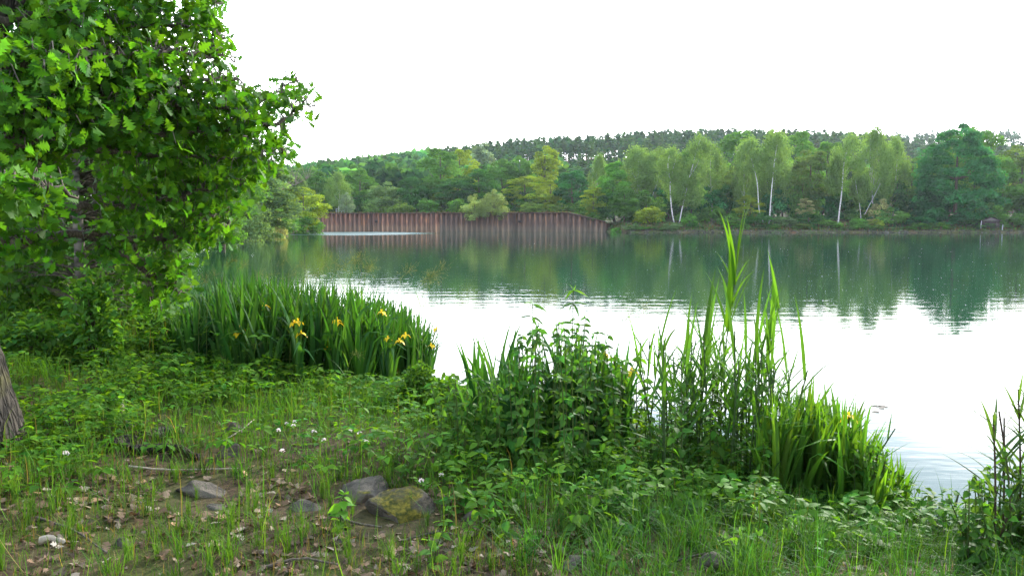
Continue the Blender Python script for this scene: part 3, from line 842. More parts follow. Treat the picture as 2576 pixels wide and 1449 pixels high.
white_stem('thin pale birch pair leaning apart right of the tall white trunk',
           [[(2168, 550), (2162, 510), (2156, 480), (2152, 455), .09, .04], [(2175, 540), (2196, 500), (2215, 462), .08, .03]], 147, [(2165, 440, 520, 60)])
white_stem('pale birch stem half hidden among weeping birches left of the Y fork',
           [[(1634, 555), (1640, 500), (1650, 470), (1658, 440), .08, .03]], 158, [(1640, 385, 490, 80)])

# ------------------------------------------------------------------ forest on the hill: one mass
def hill_forest():
    g = Geo()
    def tmpl_pine():
        t = Geo(); n = 54
        h = rng.uniform(.52, 1.0, n); a = rng.uniform(0, 6.28, n); r = (1.05 - h) ** .7 * rng.uniform(.2, 1, n) * .30
        pos = np.stack([np.cos(a) * r, np.sin(a) * r, h], 1)
        M = frames(unit(n) * np.array([1, 1, .4]), np.array([0, 0, 1.]) + unit(n) * .5) * (.15 * rng.uniform(.6, 1.3, n))[:, None, None]
        t.scatter(RHOMB, M, pos, tints(n, (1, 1, 1), .18, .06))
        return t
    def tmpl_round():
        t = Geo(); n = 84
        d = unit(n); d[:, 2] = np.abs(d[:, 2]) * 1.0 - .25
        pos = d * np.array([.3, .3, .42]) * rng.uniform(.7, 1.05, n)[:, None] + np.array([0, 0, .58])
        M = frames(unit(n), d + unit(n) * .5) * (.17 * rng.uniform(.75, 1.5, n))[:, None, None]
        t.scatter(RHOMB, M, pos, tints(n, (1, 1, 1), .18, .06))
        return t
    pines = [tmpl_pine() for _ in range(4)]; rounds = [tmpl_round() for _ in range(4)]
    N = 3900
    u = rng.uniform(-.45, .9, N * 2); y = rng.uniform(208, 445, N * 2)
    keep = rng.uniform(size=N * 2) < .55 + .45 * (y > 380)
    u, y = u[keep][:N], y[keep][:N]
    u2 = rng.uniform(.3, .85, 900); y2 = rng.uniform(500, 700, 900)
    u = np.concatenate([u, u2]); y = np.concatenate([y, y2])
    u3 = rng.uniform(-.3, .75, 1000); y3 = rng.uniform(398, 440, 1000)
    u = np.concatenate([u, u3]); y = np.concatenate([y, y3])
    x = u * y; z = far_z(x, y)
    pine = (vnoise(u * 18, y * .02, 41) * .5 + ss(-.2, .02, u) * .55 + ss(260, 330, y) * .35 - .25 * ss(-.03, -.22, u)) > .78
    for kind, sel in ((0, ~pine), (1, pine)):
        for k in range(4):
            ii = np.where(sel)[0][k::4]
            tm = (rounds, pines)[kind][k]
            V = np.vstack(tm.v); F = [np.vstack(tm.f)]; T = np.vstack(tm.t)
            n = len(ii)
            hh = rng.uniform(9.5, 13, n) if kind else rng.uniform(7, 15, n)
            M = rotz(rng.uniform(0, 6.28, n)) * hh[:, None, None]
            if not kind:
                M[:, :, :2] *= 1.15
            base = np.array((.032, .080, .038)) if kind else np.array((.042, .118, .034))
            t0 = tints(n, base, .24 if kind else .38, .16)
            v = np.einsum('nij,kj->nki', M, V) + np.stack([x[ii], y[ii], z[ii]], 1)[:, None]
            f = F[0][None] + (np.arange(n) * len(V))[:, None, None]
            g.f.append(f.reshape(-1, 4) + g.n); g.v.append(v.reshape(-1, 3)); g.n += n * len(V)
            g.t.append((t0[:, None] * T[None]).reshape(-1, 3))
            if kind:
                b = np.array([[-.012, 0, 0], [.012, 0, 0], [.006, 0, .8], [-.006, 0, .8], [0, -.012, 0], [0, .012, 0], [0, .006, .8], [0, -.006, .8]])
                g.scatter((b, [np.array([(0, 1, 2, 3), (4, 5, 6, 7)])]), M, np.stack([x[ii], y[ii], z[ii]], 1), tints(n, (.075, .045, .035), .25, .05))
    obj('hill_forest', g.mesh('hill_forest', FARLEAF), kind='stuff', label='dark pine and broadleaf forest covering the hill beyond the lake', category='forest')
hill_forest()

# ------------------------------------------------------------------ rusty sheet-pile wall
def sheet_wall():
    xl, xr = -49.5, 17.4
    n = 65
    def line(x):
        return 149 + .35 * (17.4 - x)
    A = np.array([xl, line(xl), 0]); B = np.array([xr, line(xr), 0])
    Lt = np.linalg.norm(B - A); d = (B - A) / Lt; nrm = np.array([d[1], -d[0], 0])   # towards the lake
    if nrm[1] > 0:
        nrm = -nrm
    root = thing('sheet_pile_wall', 'long rusty brown sheet-pile quay wall across the lake, its right end sloping down', 'wall', tuple(A))
    root.rotation_euler = (0, 0, math.atan2(d[1], d[0]))
    s = Lt / n
    prof = np.array([(0, 0), (.22, 0), (.34, .40), (.66, .40), (.78, 0), (1.0, 0)]) * np.array([s, 1])
    th = .05
    def ztop(q):
        xx = A[0] + d[0] * q; yy = A[1] + d[1] * q
        u = xx / yy
        return 3.5 + (1.78 - 3.5) * max(0, min(1, (u - .0708) / (.1167 - .0708)))
    cache = {}
    for k in range(n):
        zt0, zt1 = ztop(k * s), ztop((k + 1) * s)
        key = (round(zt0, 3), round(zt1, 3))
        if key not in cache:
            g = Geo(); p = prof
            m = len(p)
            fr = [(a, -b, None) for a, b in p]; bk = [(a, -b + th, None) for a, b in p]
            V = []
            for a, b, _ in fr + bk:
                V.append((a, b, -1.2))
            for a, b, _ in fr + bk:
                V.append((a, b, zt0 + (zt1 - zt0) * min(1, a / s)))
            F = []
            for i in range(m - 1):
                F += [(i, i + 1, 2 * m + i + 1, 2 * m + i), (m + i + 1, m + i, 3 * m + i, 3 * m + i + 1), (2 * m + i, 2 * m + i + 1, 3 * m + i + 1, 3 * m + i)]
            T = np.ones((len(F), 3))
            T[6] = T[7] = (1.5, 1.42, 1.38)
            g.add(V, F, T)
            cache[key] = g.mesh('sheet_pile', RUST)
        c = np.array((1, 1, 1)) * math.exp(rng.normal(0, .14))
        c *= 1.2 if k < 34 else .9
        c[0] *= 1.15 if k < 34 else .96
        c[2] *= .8 if k < 34 else .9
        obj('sheet_pile', cache[key], root, color=c, mat4=Matrix.Translation((k * s, 0, 0)))
    # cap beam, in two straight lengths
    qs = next(q for q in np.arange(0, Lt, .1) if ztop(q) < 3.49)
    for a, b in ((-.3, qs), (qs + .003, Lt + .05)):
        g = Geo(); za, zb = ztop(max(a, 0)), ztop(min(b, Lt))
        V = [(a, -.52, za + .003), (b, -.52, zb + .003), (b, .12, zb + .003), (a, .12, za + .003)]
        V += [(p[0], p[1], p[2] + .16) for p in V]
        g.add(V, [(0, 3, 2, 1), (4, 5, 6, 7), (0, 1, 5, 4), (1, 2, 6, 5), (2, 3, 7, 6), (3, 0, 4, 7)], (.75, .7, .7))
        obj('cap_beam', g.mesh('cap_beam', RUST), root)
    # end return that closes the low end
    g = Geo(); g.box((Lt + .06, -.45, -1.2), (Lt + .14, 4.0, 1.6), (.8, .75, .75))
    obj('end_plate', g.mesh('end_plate', RUST), root)
    # two ladders of rungs, and two mooring recesses
    for xd in (1079, 1507):
        xx = (xd * .8598 - 1288) / FX * 160
        q = (xx - A[0]) / d[0]
        lad = obj('ladder', (lambda: (gg := Geo(), gg.box((-.26, -.56, -.5), (-.20, -.47, 3.6), (.55, .5, .5)), gg.box((.20, -.56, -.5), (.26, -.47, 3.6), (.55, .5, .5)), gg.mesh('ladder', RUST))[-1])(), root, mat4=Matrix.Translation((q, 0, 0)))
        rg = Geo(); rg.box((-.197, -.54, -.02), (.197, -.50, .02), (.6, .55, .55)); rm = rg.mesh('rung', RUST)
        for z in np.arange(.1, 3.5, .3):
            obj('rung', rm, lad, mat4=Matrix.Translation((0, 0, z)))
        g = Geo(); g.box((-.28, -.50, -.22), (.28, -.42, .22), (.25, .22, .22)); g.tube([(0, -.46, -.12), (0, -.62, -.05), (0, -.62, .08), (0, -.46, .12)], .035, 6, (.2, .2, .2))
        obj('mooring_recess', g.mesh('mooring_recess', RUST), root, mat4=Matrix.Translation((q + 1.05, 0, 1.95)))
sheet_wall()
# railing on the wall
def railing(xd0, xd1, Y, label):
    a = P(xd0, 553, Y); b = P(xd1, 553, Y); z = float(far_z(a[0], Y)); Ln = b[0] - a[0]
    root = thing('railing', label, 'railing', (a[0], Y, z))
    g = Geo(); g.box((-.04, -.04, 0), (.04, .04, 1.1)); pm = g.mesh('post', GREYMETAL)
    for q in np.linspace(0, Ln, 4):
        obj('post', pm, root, mat4=Matrix.Translation((q, 0, 0)))
    for zz in (.55, 1.03):
        g = Geo(); g.tube([(0, -.07, zz), (Ln, -.07, zz)], .03, 6)
        obj('rail', g.mesh('rail', GREYMETAL), root)
railing(846, 866, 170.5, 'short grey metal railing on the wall top beside the slender birch')

def boathouse():
    Y = 141.0
    a = P(2472, 553, Y); b = P(2516, 553, Y); w = b[0] - a[0]
    root = thing('boathouse', 'small dark brown wooden boathouse at the waterline right of the great maple', 'boathouse', (a[0], Y, -.2))
    H = 2.25
    def prt(name, mat, boxes, tint=(1, 1, 1)):
        g = Geo()
        for lo, hi in boxes:
            g.box(lo, hi, tint)
        return obj(name, g.mesh(name, mat), root)
    prt('side_wall', DARKWOOD, [((0, .1, 0), (.12, 3.4, H))]); prt('side_wall', DARKWOOD, [((w - .12, .1, 0), (w, 3.4, H))])
    prt('back_wall', DARKWOOD, [((.123, 3.28, 0), (w - .123, 3.4, H))])
    g = Geo(); g.box((0, 0, 0), (.26, .05, H - .35)); pm = g.mesh('plank', DARKWOOD)
    for k in range(int(w / .28)):
        obj('plank', pm, root, color=(1, 1, 1), mat4=Matrix.Translation((.02 + k * .28, .03 + .008 * (k % 2), .3)))
    g = Geo(); g.add([(0, 0, H), (w, 0, H), (w / 2, 0, H + .6), (0, .1, H), (w, .1, H), (w / 2, .1, H + .6)], [(0, 1, 2), (5, 4, 3)])
    g.add([(0, 0, H), (w, 0, H), (w / 2, 0, H + .6), (0, .1, H), (w, .1, H), (w / 2, .1, H + .6)], [(0, 3, 4, 1), (1, 4, 5, 2), (2, 5, 3, 0)])
    obj('gable', g.mesh('gable', PALEWOOD), root)
    for sgn in (-1, 1):
        g = Geo(); c = w / 2
        e = c + sgn * (c + .3)
        V = [(c, -.25, H + .65), (e, -.25, H - .12), (e, 3.6, H - .12), (c, 3.6, H + .65)]
        V += [(p[0], p[1], p[2] + .08) for p in V]
        g.add(V, [(0, 3, 2, 1), (4, 5, 6, 7), (0, 1, 5, 4), (1, 2, 6, 5), (2, 3, 7, 6), (3, 0, 4, 7)], (.8, .7, .65))
        obj('roof', g.mesh('roof', DARKWOOD), root)
boathouse()
def shore_post(xd, y0, y1, Y, label, r, mat):
    a = P(xd, y0, Y); b = P(xd + .5, y1, Y)
    g = Geo(); g.tube(np.array([(0, 0, -.8), (.02, 0, (b[2] - a[2]) * .5), (.08, 0, b[2] - a[2])]), [r, r * .9, r * .8], 8)
    tag(obj('mooring_post', g.mesh('mooring_post', mat), mat4=Matrix.Translation(a)), label, 'post')
shore_post(2467, 580, 556, 140.2, 'pale post standing in the water left of the boathouse', .08, GREYMETAL)
shore_post(2521, 583, 566, 140.0, 'short grey post in the water right of the boathouse', .09, GREYMETAL)

# stones along the far waterline, too small to tell apart, and turf on the far bank
def rock_shape(sub=2, seed=0, flat=.6, rough=.35):
    import bmesh
    bm = bmesh.new(); bmesh.ops.create_icosphere(bm, subdivisions=sub, radius=1)
    V = np.array([v.co[:] for v in bm.verts]); F = np.array([[v.index for v in f.verts] for f in bm.faces]); bm.free()
    r2 = np.random.default_rng(seed)
    for _ in range(13):
        d = r2.normal(size=3); d /= np.linalg.norm(d); off = r2.uniform(.38, .80)
        q = V @ d - off
        V = V - np.maximum(q, 0)[:, None] * d[None] * .98
    V += (vnoise(V[:, 0] * 3 + seed, V[:, 1] * 3 + V[:, 2] * 2, seed)[:, None] - .5) * V * rough * .5
    return V * np.array([1, 1, flat]), F
g = Geo()
tm = rock_shape(1, 3); tm = (tm[0], [tm[1]])
n = 900; u = rng.uniform(.119, .75, n); y = ysh(u) + rng.uniform(-.1, .9, n); x = u * y
M = rotz(rng.uniform(0, 6.28, n)) * (rng.uniform(.10, .30, n))[:, None, None]
g.scatter(tm, M, np.stack([x, y, np.maximum(far_z(x, y), .0)], 1), tints(n, (.05, .044, .038), .4, .05))
obj('shore_stones', g.mesh('shore_stones', MOSS), kind='stuff', label='grey rubble stones along the far waterline', category='stones')
g = Geo(); gb = bent_blade(2, .16, .5)
n = 9000; u = rng.uniform(-.33, .72, n); t = np.where(u < .1167, rng.uniform(.2, 7, n) ** 1.0, rng.uniform(.5, 6, n)); y = ysh(u) + t; x = u * y
M = rotz(rng.uniform(0, 6.28, n)) * (rng.uniform(.2, .55, n))[:, None, None]
gt = np.where(rng.uniform(size=n)[:, None] < .35 + .3 * (u[:, None] < .1), tints(n, (.095, .065, .028), .3, .1), tints(n, (.032, .095, .020), .3, .15))
g.scatter(gb, M, np.stack([x, y, far_z(x, y)], 1), gt)
obj('far_bank_grass', g.mesh('far_bank_grass', FARLEAF), kind='stuff', label='tufted grass on the far bank and the wall top', category='grass')

# ------------------------------------------------------------------ left shore: trees beyond the oak
LT = [
 ('willow_tree', 'tall', 1, 650, 388, 210, 88, 'grey', 'big grey-green willow leaning over the water beyond the oak leaves'),
 ('maple_tree', 'broad', 1, 762, 472, 115, 128, 'yel', 'yellow-green maple at the left end of the rusty wall'),
 ('alder_tree', 'broad', 2, 735, 430, 110, 140, 'grey', 'grey-green alder behind the yellow-green maple on the left shore'),
 ('shore_bush', 'shrub', 0, 770, 540, 90, 126, 'mid', 'green bush dipping into the water by the left wall end'),
 ('shore_bush', 'fine', 1, 690, 515, 110, 108, 'mid', 'wide green bush on the left shore below the dead branch'),
 ('flowering_bush', 'shrub', 1, 703, 548, 34, 100, 'pale', 'pale cream-flowering bush on the left shore near the water'),
 ('shore_bush', 'fine', 0, 610, 480, 140, 80, 'grey', 'grey-green willow bush touching the water beside the dark stump'),
 ('shore_bush', 'fine', 1, 545, 500, 120, 66, 'mid', 'bush on the left shore half hidden by hanging oak leaves'),
 ('alder_tree', 'broad', 0, 560, 330, 200, 62, 'mid', 'alder on the left shore seen through gaps in the oak leaves'),
 ('alder_tree', 'broad', 1, 440, 240, 260, 46, 'dark', 'dark alder standing behind the middle of the oak branches'),
 ('alder_tree', 'broad', 2, 300, 160, 300, 36, 'mid', 'tall tree behind the slim grey trunk, mostly covered by oak'),
 ('alder_tree', 'broad', 0, 120, 60, 360, 28, 'mid', 'dark tree behind the left edge oak branches'),
 ('alder_tree', 'tall', 0, -120, 0, 380, 24, 'dark', 'dark tree beyond the left picture edge behind the oak'),
 ('hazel_bush', 'fine', 0, 420, 560, 150, 40, 'mid', 'hazel bush on the left shore under the oak boughs'),
 ('hazel_bush', 'fine', 1, 250, 560, 220, 30, 'dark', 'dark hazel bush behind the slim grey trunk'),
 ('hazel_bush', 'fine', 0, 60, 540, 260, 24, 'dark', 'dark hazel bush filling the shade at the left edge'),
]
for r in LT:
    plant_tree(*r, cat='shrub' if 'bush' in r[0] else 'tree', gnd=gz)
for k, (x, y, h, w) in enumerate([(-2.5, -8.5, 16, 11), (4.5, -8.0, 16, 11), (11, -8, 15, 10)]):  # unseen trees added behind the camera to block rear sky and shade the foreground
    tr, cr_, H0, W0 = PROTO['broad'][k % 3]
    o = thing('unseen_shade_tree', 'leafy tree added behind the viewpoint to shade the near bank, outside the picture', 'tree', (x, y, float(gz([x], [y])[0])), k * 1.3, (w / W0, w / W0, h / H0), 'unseen shade trees behind the viewpoint')
    obj('trunk', tr, o); obj('crown', cr_, o, color=GREEN['mid'])
# the dead bough that sticks out of the willow, and the dark stump at the water
g = Geo()
bp = P(np.array([690, 705, 725, 745, 770.]), np.array([490, 480, 470, 464, 452.]), np.array([100, 99, 98, 97, 96.]))
o0 = bp[0].copy()
g.tube(smooth_path(bp, 10) - o0, np.linspace(.16, .03, 10), 6)
for k in range(26):
    b = bp[int(rng.integers(1, 5))]
    e = b + np.array([rng.uniform(-.8, 1.4), rng.uniform(-.8, .8), rng.uniform(.6, 2.6)])
    g.tube(smooth_path([b, (b + e) / 2 + rng.normal(0, .15, 3), e], 5) - o0, np.linspace(.035, .012, 5), 4)
tag(obj('dead_bough', g.mesh('dead_bough', BARK), mat4=Matrix.Translation(o0)), 'bare brown dead bough with fine twigs reaching over the left shore', 'branch')
p = W(578, 606); g = Geo()
g.tube([(0, 0, -.4), (.05, 0, .7), (-.15, .1, 1.5), (-.1, .2, 2.2)], [.55, .42, .36, .28], 9)
g.tube([(.1, 0, .4), (.5, .1, 1.2), (.7, .1, 2.0)], [.25, .2, .1], 7)
tag(obj('tree_stump', g.mesh('tree_stump', BARK), mat4=Matrix.Translation(p), color=(.35, .32, .3)), 'dark leaning stump at the left waterline under the willow', 'stump')

# ------------------------------------------------------------------ the oak in front on the left
def in_poly(px, py, poly):
    ins = np.zeros(px.shape, bool); n = len(poly)
    for k in range(n):
        ax, ay = poly[k]; bx, by = poly[(k + 1) % n]
        c = (ay > py) != (by > py)
        ins ^= c & (px < ax + (py - ay) * (bx - ax) / ((by - ay) or 1e-9))
    return ins
def oak():
    base = G(-48, 1120); base[2] -= .1
    root = thing('oak_tree', 'oak with furrowed trunk at the left edge and leafy boughs hanging over the bank', 'tree', tuple(base))
    Y0 = base[1]
    g = Geo()
    tp = np.array([base + (0, 0, -.3), base + (.0, 0, .05), *P(np.array([-84, -122, -160, -190, -150, -60, 30]), np.array([960, 830, 620, 400, 210, 60, -80]), np.array([Y0, Y0, Y0, Y0, Y0 + .05, Y0 + .1, Y0 + .2]))])
    sp = smooth_path(tp, 40); r = np.interp(np.linspace(0, 1, 40), [0, .12, .25, .4, .6, .8, 1], [.40, .30, .25, .24, .23, .19, .15])
    g.tube(sp - base, r, 40)
    v = g.v[0]; a = np.arctan2(v[:, 1], v[:, 0])
    nn = fbm(a * 5.5, v[:, 2] * 2.2, 71) - .5
    ctr = np.repeat(sp - base, 40, 0)
    g.v[0] = v + (v - ctr) * (nn * .22)[:, None]
    obj('trunk', g.mesh('trunk', OAKBARK, True), root)
    BR = [
     [(-170, 345, 5.0), (0, 277, 5.3), (100, 262, 5.6), (230, 240, 5.9), (300, 236, 6.1), (370, 236, 6.3), (450, 215, 6.5), (530, 200, 6.8), (595, 205, 7.0)],
     [(300, 236, 6.1), (380, 255, 6.3), (450, 268, 6.6), (540, 268, 6.9), (620, 280, 7.1), (690, 240, 7.3), (745, 195, 7.4)],
     [(600, 278, 7.1), (680, 312, 7.3), (730, 290, 7.4), (762, 262, 7.5), (792, 268, 7.5)],
     [(-190, 400, 5.0), (60, 350, 5.3), (150, 338, 5.6), (270, 330, 6.0), (400, 340, 6.6), (520, 330, 7.2), (640, 345, 7.8)],
     [(-180, 470, 5.2), (60, 420, 5.6), (130, 395, 5.9), (210, 372, 6.2), (330, 385, 6.8), (450, 395, 7.4), (600, 395, 8.0), (715, 385, 8.3)],
     [(-60, 60, 5.2), (100, 40, 5.9), (250, 60, 6.3), (380, 62, 6.8), (470, 70, 7), (560, 95, 7.2)],
     [(0, -30, 5.3), (200, -40, 6.3), (400, -50, 6.6), (500, -30, 6.8), (560, 5, 6.9)],
     [(-150, 210, 5.0), (120, 150, 5.4), (280, 140, 5.9), (420, 130, 6.4), (530, 140, 7), (590, 150, 7.2)],
     [(-170, 580, 5.2), (60, 530, 6), (200, 520, 6.5), (330, 520, 7), (430, 500, 7.4), (540, 470, 7.8), (600, 470, 8)],
     [(-160, 660, 5.3), (80, 600, 6.6), (220, 590, 7), (330, 600, 7.3), (430, 600, 7.6), (520, 580, 7.8), (580, 570, 7.9)],
     [(220, 590, 7.0), (300, 640, 7.2), (380, 690, 7.4), (430, 725, 7.5), (465, 735, 7.6)],
     [(330, 600, 7.3), (360, 660, 7.3), (375, 720, 7.4), (385, 770, 7.4)],
     [(430, 500, 7.4), (500, 540, 7.7), (560, 560, 7.9)],
     [(-180, 440, 5), (-40, 480, 4.6), (40, 470, 4.5), (120, 480, 4.6), (200, 500, 4.8)],
    ]
    BP, BW = [], []
    for b in BR:
        b = np.array(b); w = P(b[:, 0], b[:, 1], b[:, 2]); s = smooth_path(w, 6 * len(b))
        s += rng.normal(0, .012, s.shape)
        BW.append(s); x, y, f = to_px(s); BP.append(np.stack([x, y], 1))
        r0 = .05 if b[0][0] < 0 else .024
        g = Geo(); g.tube(s - base, np.linspace(r0, .006, len(s)) , 7)
        obj('branch', g.mesh('branch', TWIG, True), root)
    BPa, BWa = np.vstack(BP), np.vstack(BW)
    OUT = [(-60, -60), (575, -60), (572, 15), (548, 22), (562, 80), (590, 140), (600, 200), (650, 240), (705, 222), (728, 182), (775, 168), (782, 205), (752, 285), (795, 255), (800, 272), (745, 310),
           (722, 360), (728, 405), (690, 428), (625, 448), (600, 500), (588, 560), (585, 588), (545, 598), (520, 612), (480, 600), (445, 612), (470, 680), (482, 722), (440, 765), (395, 795), (350, 775),
           (330, 690), (290, 650), (-60, 640)]
    n0 = 3000
    px = rng.uniform(-60, 800, n0 * 2); py = rng.uniform(-60, 800, n0 * 2)
    k = in_poly(px, py, OUT)
    dens = np.where((px > 400) & (py < 200), .62, 1.0) * np.where((px < 430) & (py > 330), .6, 1.0) * np.where((px > 640) & (py < 330), .45, 1.0) * np.where((px > 395) & (px < 480) & (py < 25), .15, 1.0)
    k &= rng.uniform(size=len(px)) < dens
    k &= ~((np.abs(px - 203) < 50) & (py > 370) & (rng.uniform(size=len(px)) < .97))
    k &= ~((px < 75) & (py < 90) & (rng.uniform(size=len(px)) < .85))
    px, py = px[k][:n0], py[k][:n0]
    dd = (px[:, None] - BPa[None, :, 0]) ** 2 + (py[:, None] - BPa[None, :, 1]) ** 2
    ni = np.argmin(dd + rng.uniform(0, 900, dd.shape), 1)
    dist = np.sqrt(dd[np.arange(len(px)), ni])
    Yc = BWa[ni, 1] + rng.normal(0, .35, len(px)) + rng.uniform(0, 1.2, len(px)) * (rng.uniform(size=len(px)) < .5)
    C = P(px, py, np.clip(Yc, 4.2, 10))
    tg = Geo()
    for i in range(len(C)):
        b = BWa[ni[i]]; e = C[i]
        if np.linalg.norm(e - b) > 1.6:
            b = e + (b - e) * .55
        mid = (b + e) / 2 + np.array([0, 0, .06]) + rng.normal(0, .03, 3)
        tg.tube(smooth_path([b, mid, e], 4) - base, [.007, .005, .004, .0025], 3, cap=False)
    o = obj('twigs', tg.mesh('twigs', TWIG), root, kind='stuff')
    per = 4
    idx = np.repeat(np.arange(len(C)), per); n = len(idx)
    tw = C - BWa[ni]; tw /= np.linalg.norm(tw, axis=1)[:, None] + 1e-6
    d = tw[idx] * .5 + unit(n) * .9; d[:, 2] -= .35
    nor = np.array([0, 0, .75]) + unit(n) * .75
    pos = C[idx] + rng.normal(0, .035, (n, 3))
    M = frames(d, nor); sz = rng.uniform(.070, .128, n)
    T = tints(n, (.042, .128, .012), .30, .16)
    X, Yp, f = to_px(pos)
    score = sz / f * ((X > -10) & (X < 2600) & (Yp > -10))
    order = np.argsort(-score)
    big = order[:300]; rest = order[300:]
    lm = []
    for q in range(6):
        g = Geo(); v = OAK[0].copy(); v[:, 2] += -.25 * q / 6 * v[:, 1] ** 2 + .03 * np.sin(9 * v[:, 1] + q); g.add(v, OAK[1][0], (1, 1, 1)); lm.append(g.mesh('leaf', LEAF))
    for i in big:
        obj('leaf', lm[int(rng.integers(6))], root, color=T[i], mat4=m4(M[i], pos[i] - base, sz[i]))
    g = Geo(); g.scatter(OAKLOW, M[rest] * sz[rest][:, None, None], pos[rest] - base, T[rest])
    obj('foliage', g.mesh('foliage', LEAF), root, kind='stuff')
oak()

# ------------------------------------------------------------------ slimmer trees and undergrowth behind the oak
def leafy_mass(px, py, Y, per, size, tmpl, col, spread, droop=.3, up=.6):
    C = P(px, py, Y); idx = np.repeat(np.arange(len(C)), per); n = len(idx)
    pos = C[idx] + rng.normal(0, 1, (n, 3)) * spread
    d = unit(n); d[:, 2] -= droop
    M = frames(d, np.array([0, 0, up]) + unit(n) * .8) * (size * rng.uniform(.6, 1.3, n))[:, None, None]
    return M, pos, tints(n, col, .22, .14), C
def slim_tree(name, label, stem, widths, poly, ncl, Yr, size, tmpl, col, barkmat, barkcol, mult=7):
    st = np.array(stem, float); w = P(st[:, 0], st[:, 1], st[:, 2])
    z = float(gz(np.array([w[0, 0]]), np.array([w[0, 1]]))[0]); w[0, 2] = z - .2
    base = np.array([w[0, 0], w[0, 1], z])
    root = thing(name, label, 'tree', tuple(base))
    s = smooth_path(w, 24); g = Geo(); g.tube(s - base, np.interp(np.linspace(0, 1, 24), np.linspace(0, 1, len(widths)), widths), 10)
    obj('trunk', g.mesh('trunk', barkmat, True), root, color=barkcol)
    pp = np.array(poly, float)
    px = rng.uniform(pp[:, 0].min(), pp[:, 0].max(), ncl * 4); py = rng.uniform(pp[:, 1].min(), pp[:, 1].max(), ncl * 4)
    k = in_poly(px, py, poly) & ~((np.abs(px - 205) < 52) & (py > 360) & (rng.uniform(size=len(px)) < .92)); px, py = px[k][:ncl], py[k][:ncl]
    M, pos, T, C = leafy_mass(px, py, rng.uniform(*Yr, len(px)), mult, size, tmpl, col, .16)
    tg = Geo()
    for c in C[::2]:
        b = s[np.argmin(((s - c) ** 2).sum(1) + .6 * np.maximum(s[:, 2] - c[2], 0) ** 2)]
        tg.tube(smooth_path([b, (b + c) / 2 + np.array([0, 0, .12]), c], 4) - base, [.008, .006, .004, .003], 3, cap=False)
    obj('twigs', tg.mesh('twigs', TWIG), root, kind='stuff')
    g = Geo(); g.scatter(tmpl, M, pos - base, T)
    obj('crown', g.mesh('crown', LEAF), root, kind='stuff')
slim_tree('maple_tree', 'slim tree with straight grey trunk standing behind the oak boughs', [(212, 805, 9.2), (206, 720, 9.2), (200, 620, 9.2), (192, 500, 9.3), (188, 400, 9.4), (185, 200, 9.5), (180, 0, 9.6)],
          [.115, .070, .058, .052, .048, .04, .03], [(-60, 300), (620, 300), (600, 540), (470, 610), (440, 720), (400, 770), (330, 790), (300, 700), (-60, 740)], 1250, (8.8, 13.5), .095, MAPLE, (.045, .12, .02), BIRCH, (.26, .235, .21))
slim_tree('leaning_tree', 'dark tree with two leaning stems at the far left edge', [(0, 810, 11), (10, 760, 11), (22, 690, 11), (30, 600, 11), (25, 450, 11.2), (10, 250, 11.5)],
          [.13, .11, .09, .08, .06, .05], [(-80, 380), (180, 380), (180, 780), (-80, 800)], 480, (9, 13), .075, OVATE, (.038, .10, .02), BARK, (.6, .55, .5))
slim_tree('leaning_tree', 'thin dark stem right of the slim grey trunk under the oak', [(300, 790, 13), (290, 700, 13), (262, 560, 13), (240, 440, 13.1), (232, 330, 13.2)],
          [.06, .05, .045, .04, .03], [(220, 420), (440, 420), (440, 700), (240, 790)], 420, (10, 14), .075, OVATE, (.04, .11, .02), TWIG, (1, 1, 1))
def under_shrub(label, xd, yb, top, wd, Y, col, size, n, tmpl, name='bramble_shrub'):
    x = float(P(xd, 553, Y)[0]); z = float(gz(np.array([x]), np.array([float(Y)]))[0]); zt = float(P(xd, top, Y)[2]); H = max(zt - z, .3); R = wd / FX * Y / 2
    root = thing(name, label, 'shrub', (x, Y, z))
    d = unit(n); d[:, 2] = np.abs(d[:, 2])
    pos = d * np.array([R, R * .8, H]) * (rng.uniform(.25, 1, n) ** .5)[:, None] * (.8 + .4 * vnoise(d[:, 0] * 3 + xd, d[:, 2] * 3 + d[:, 1] * 2, 7))[:, None]
    dr = d * .5 + unit(n) * .8; dr[:, 2] -= .15
    M = frames(dr, np.array([0, 0, .8]) + unit(n) * .6) * (size * rng.uniform(.6, 1.3, n))[:, None, None]
    g = Geo(); g.scatter(tmpl, M, pos, tints(n, col, .24, .16)); obj('foliage', g.mesh('foliage', LEAF), root, kind='stuff')
    g = Geo()
    for k in range(16):
        e = pos[int(rng.integers(n))] * .9
        g.tube(smooth_path([(rng.normal(0, .1), rng.normal(0, .1), -.1), e * np.array([.4, .4, .6]), e], 5), np.linspace(.014, .004, 5), 4, cap=False)
    obj('stems', g.mesh('stems', TWIG), root)
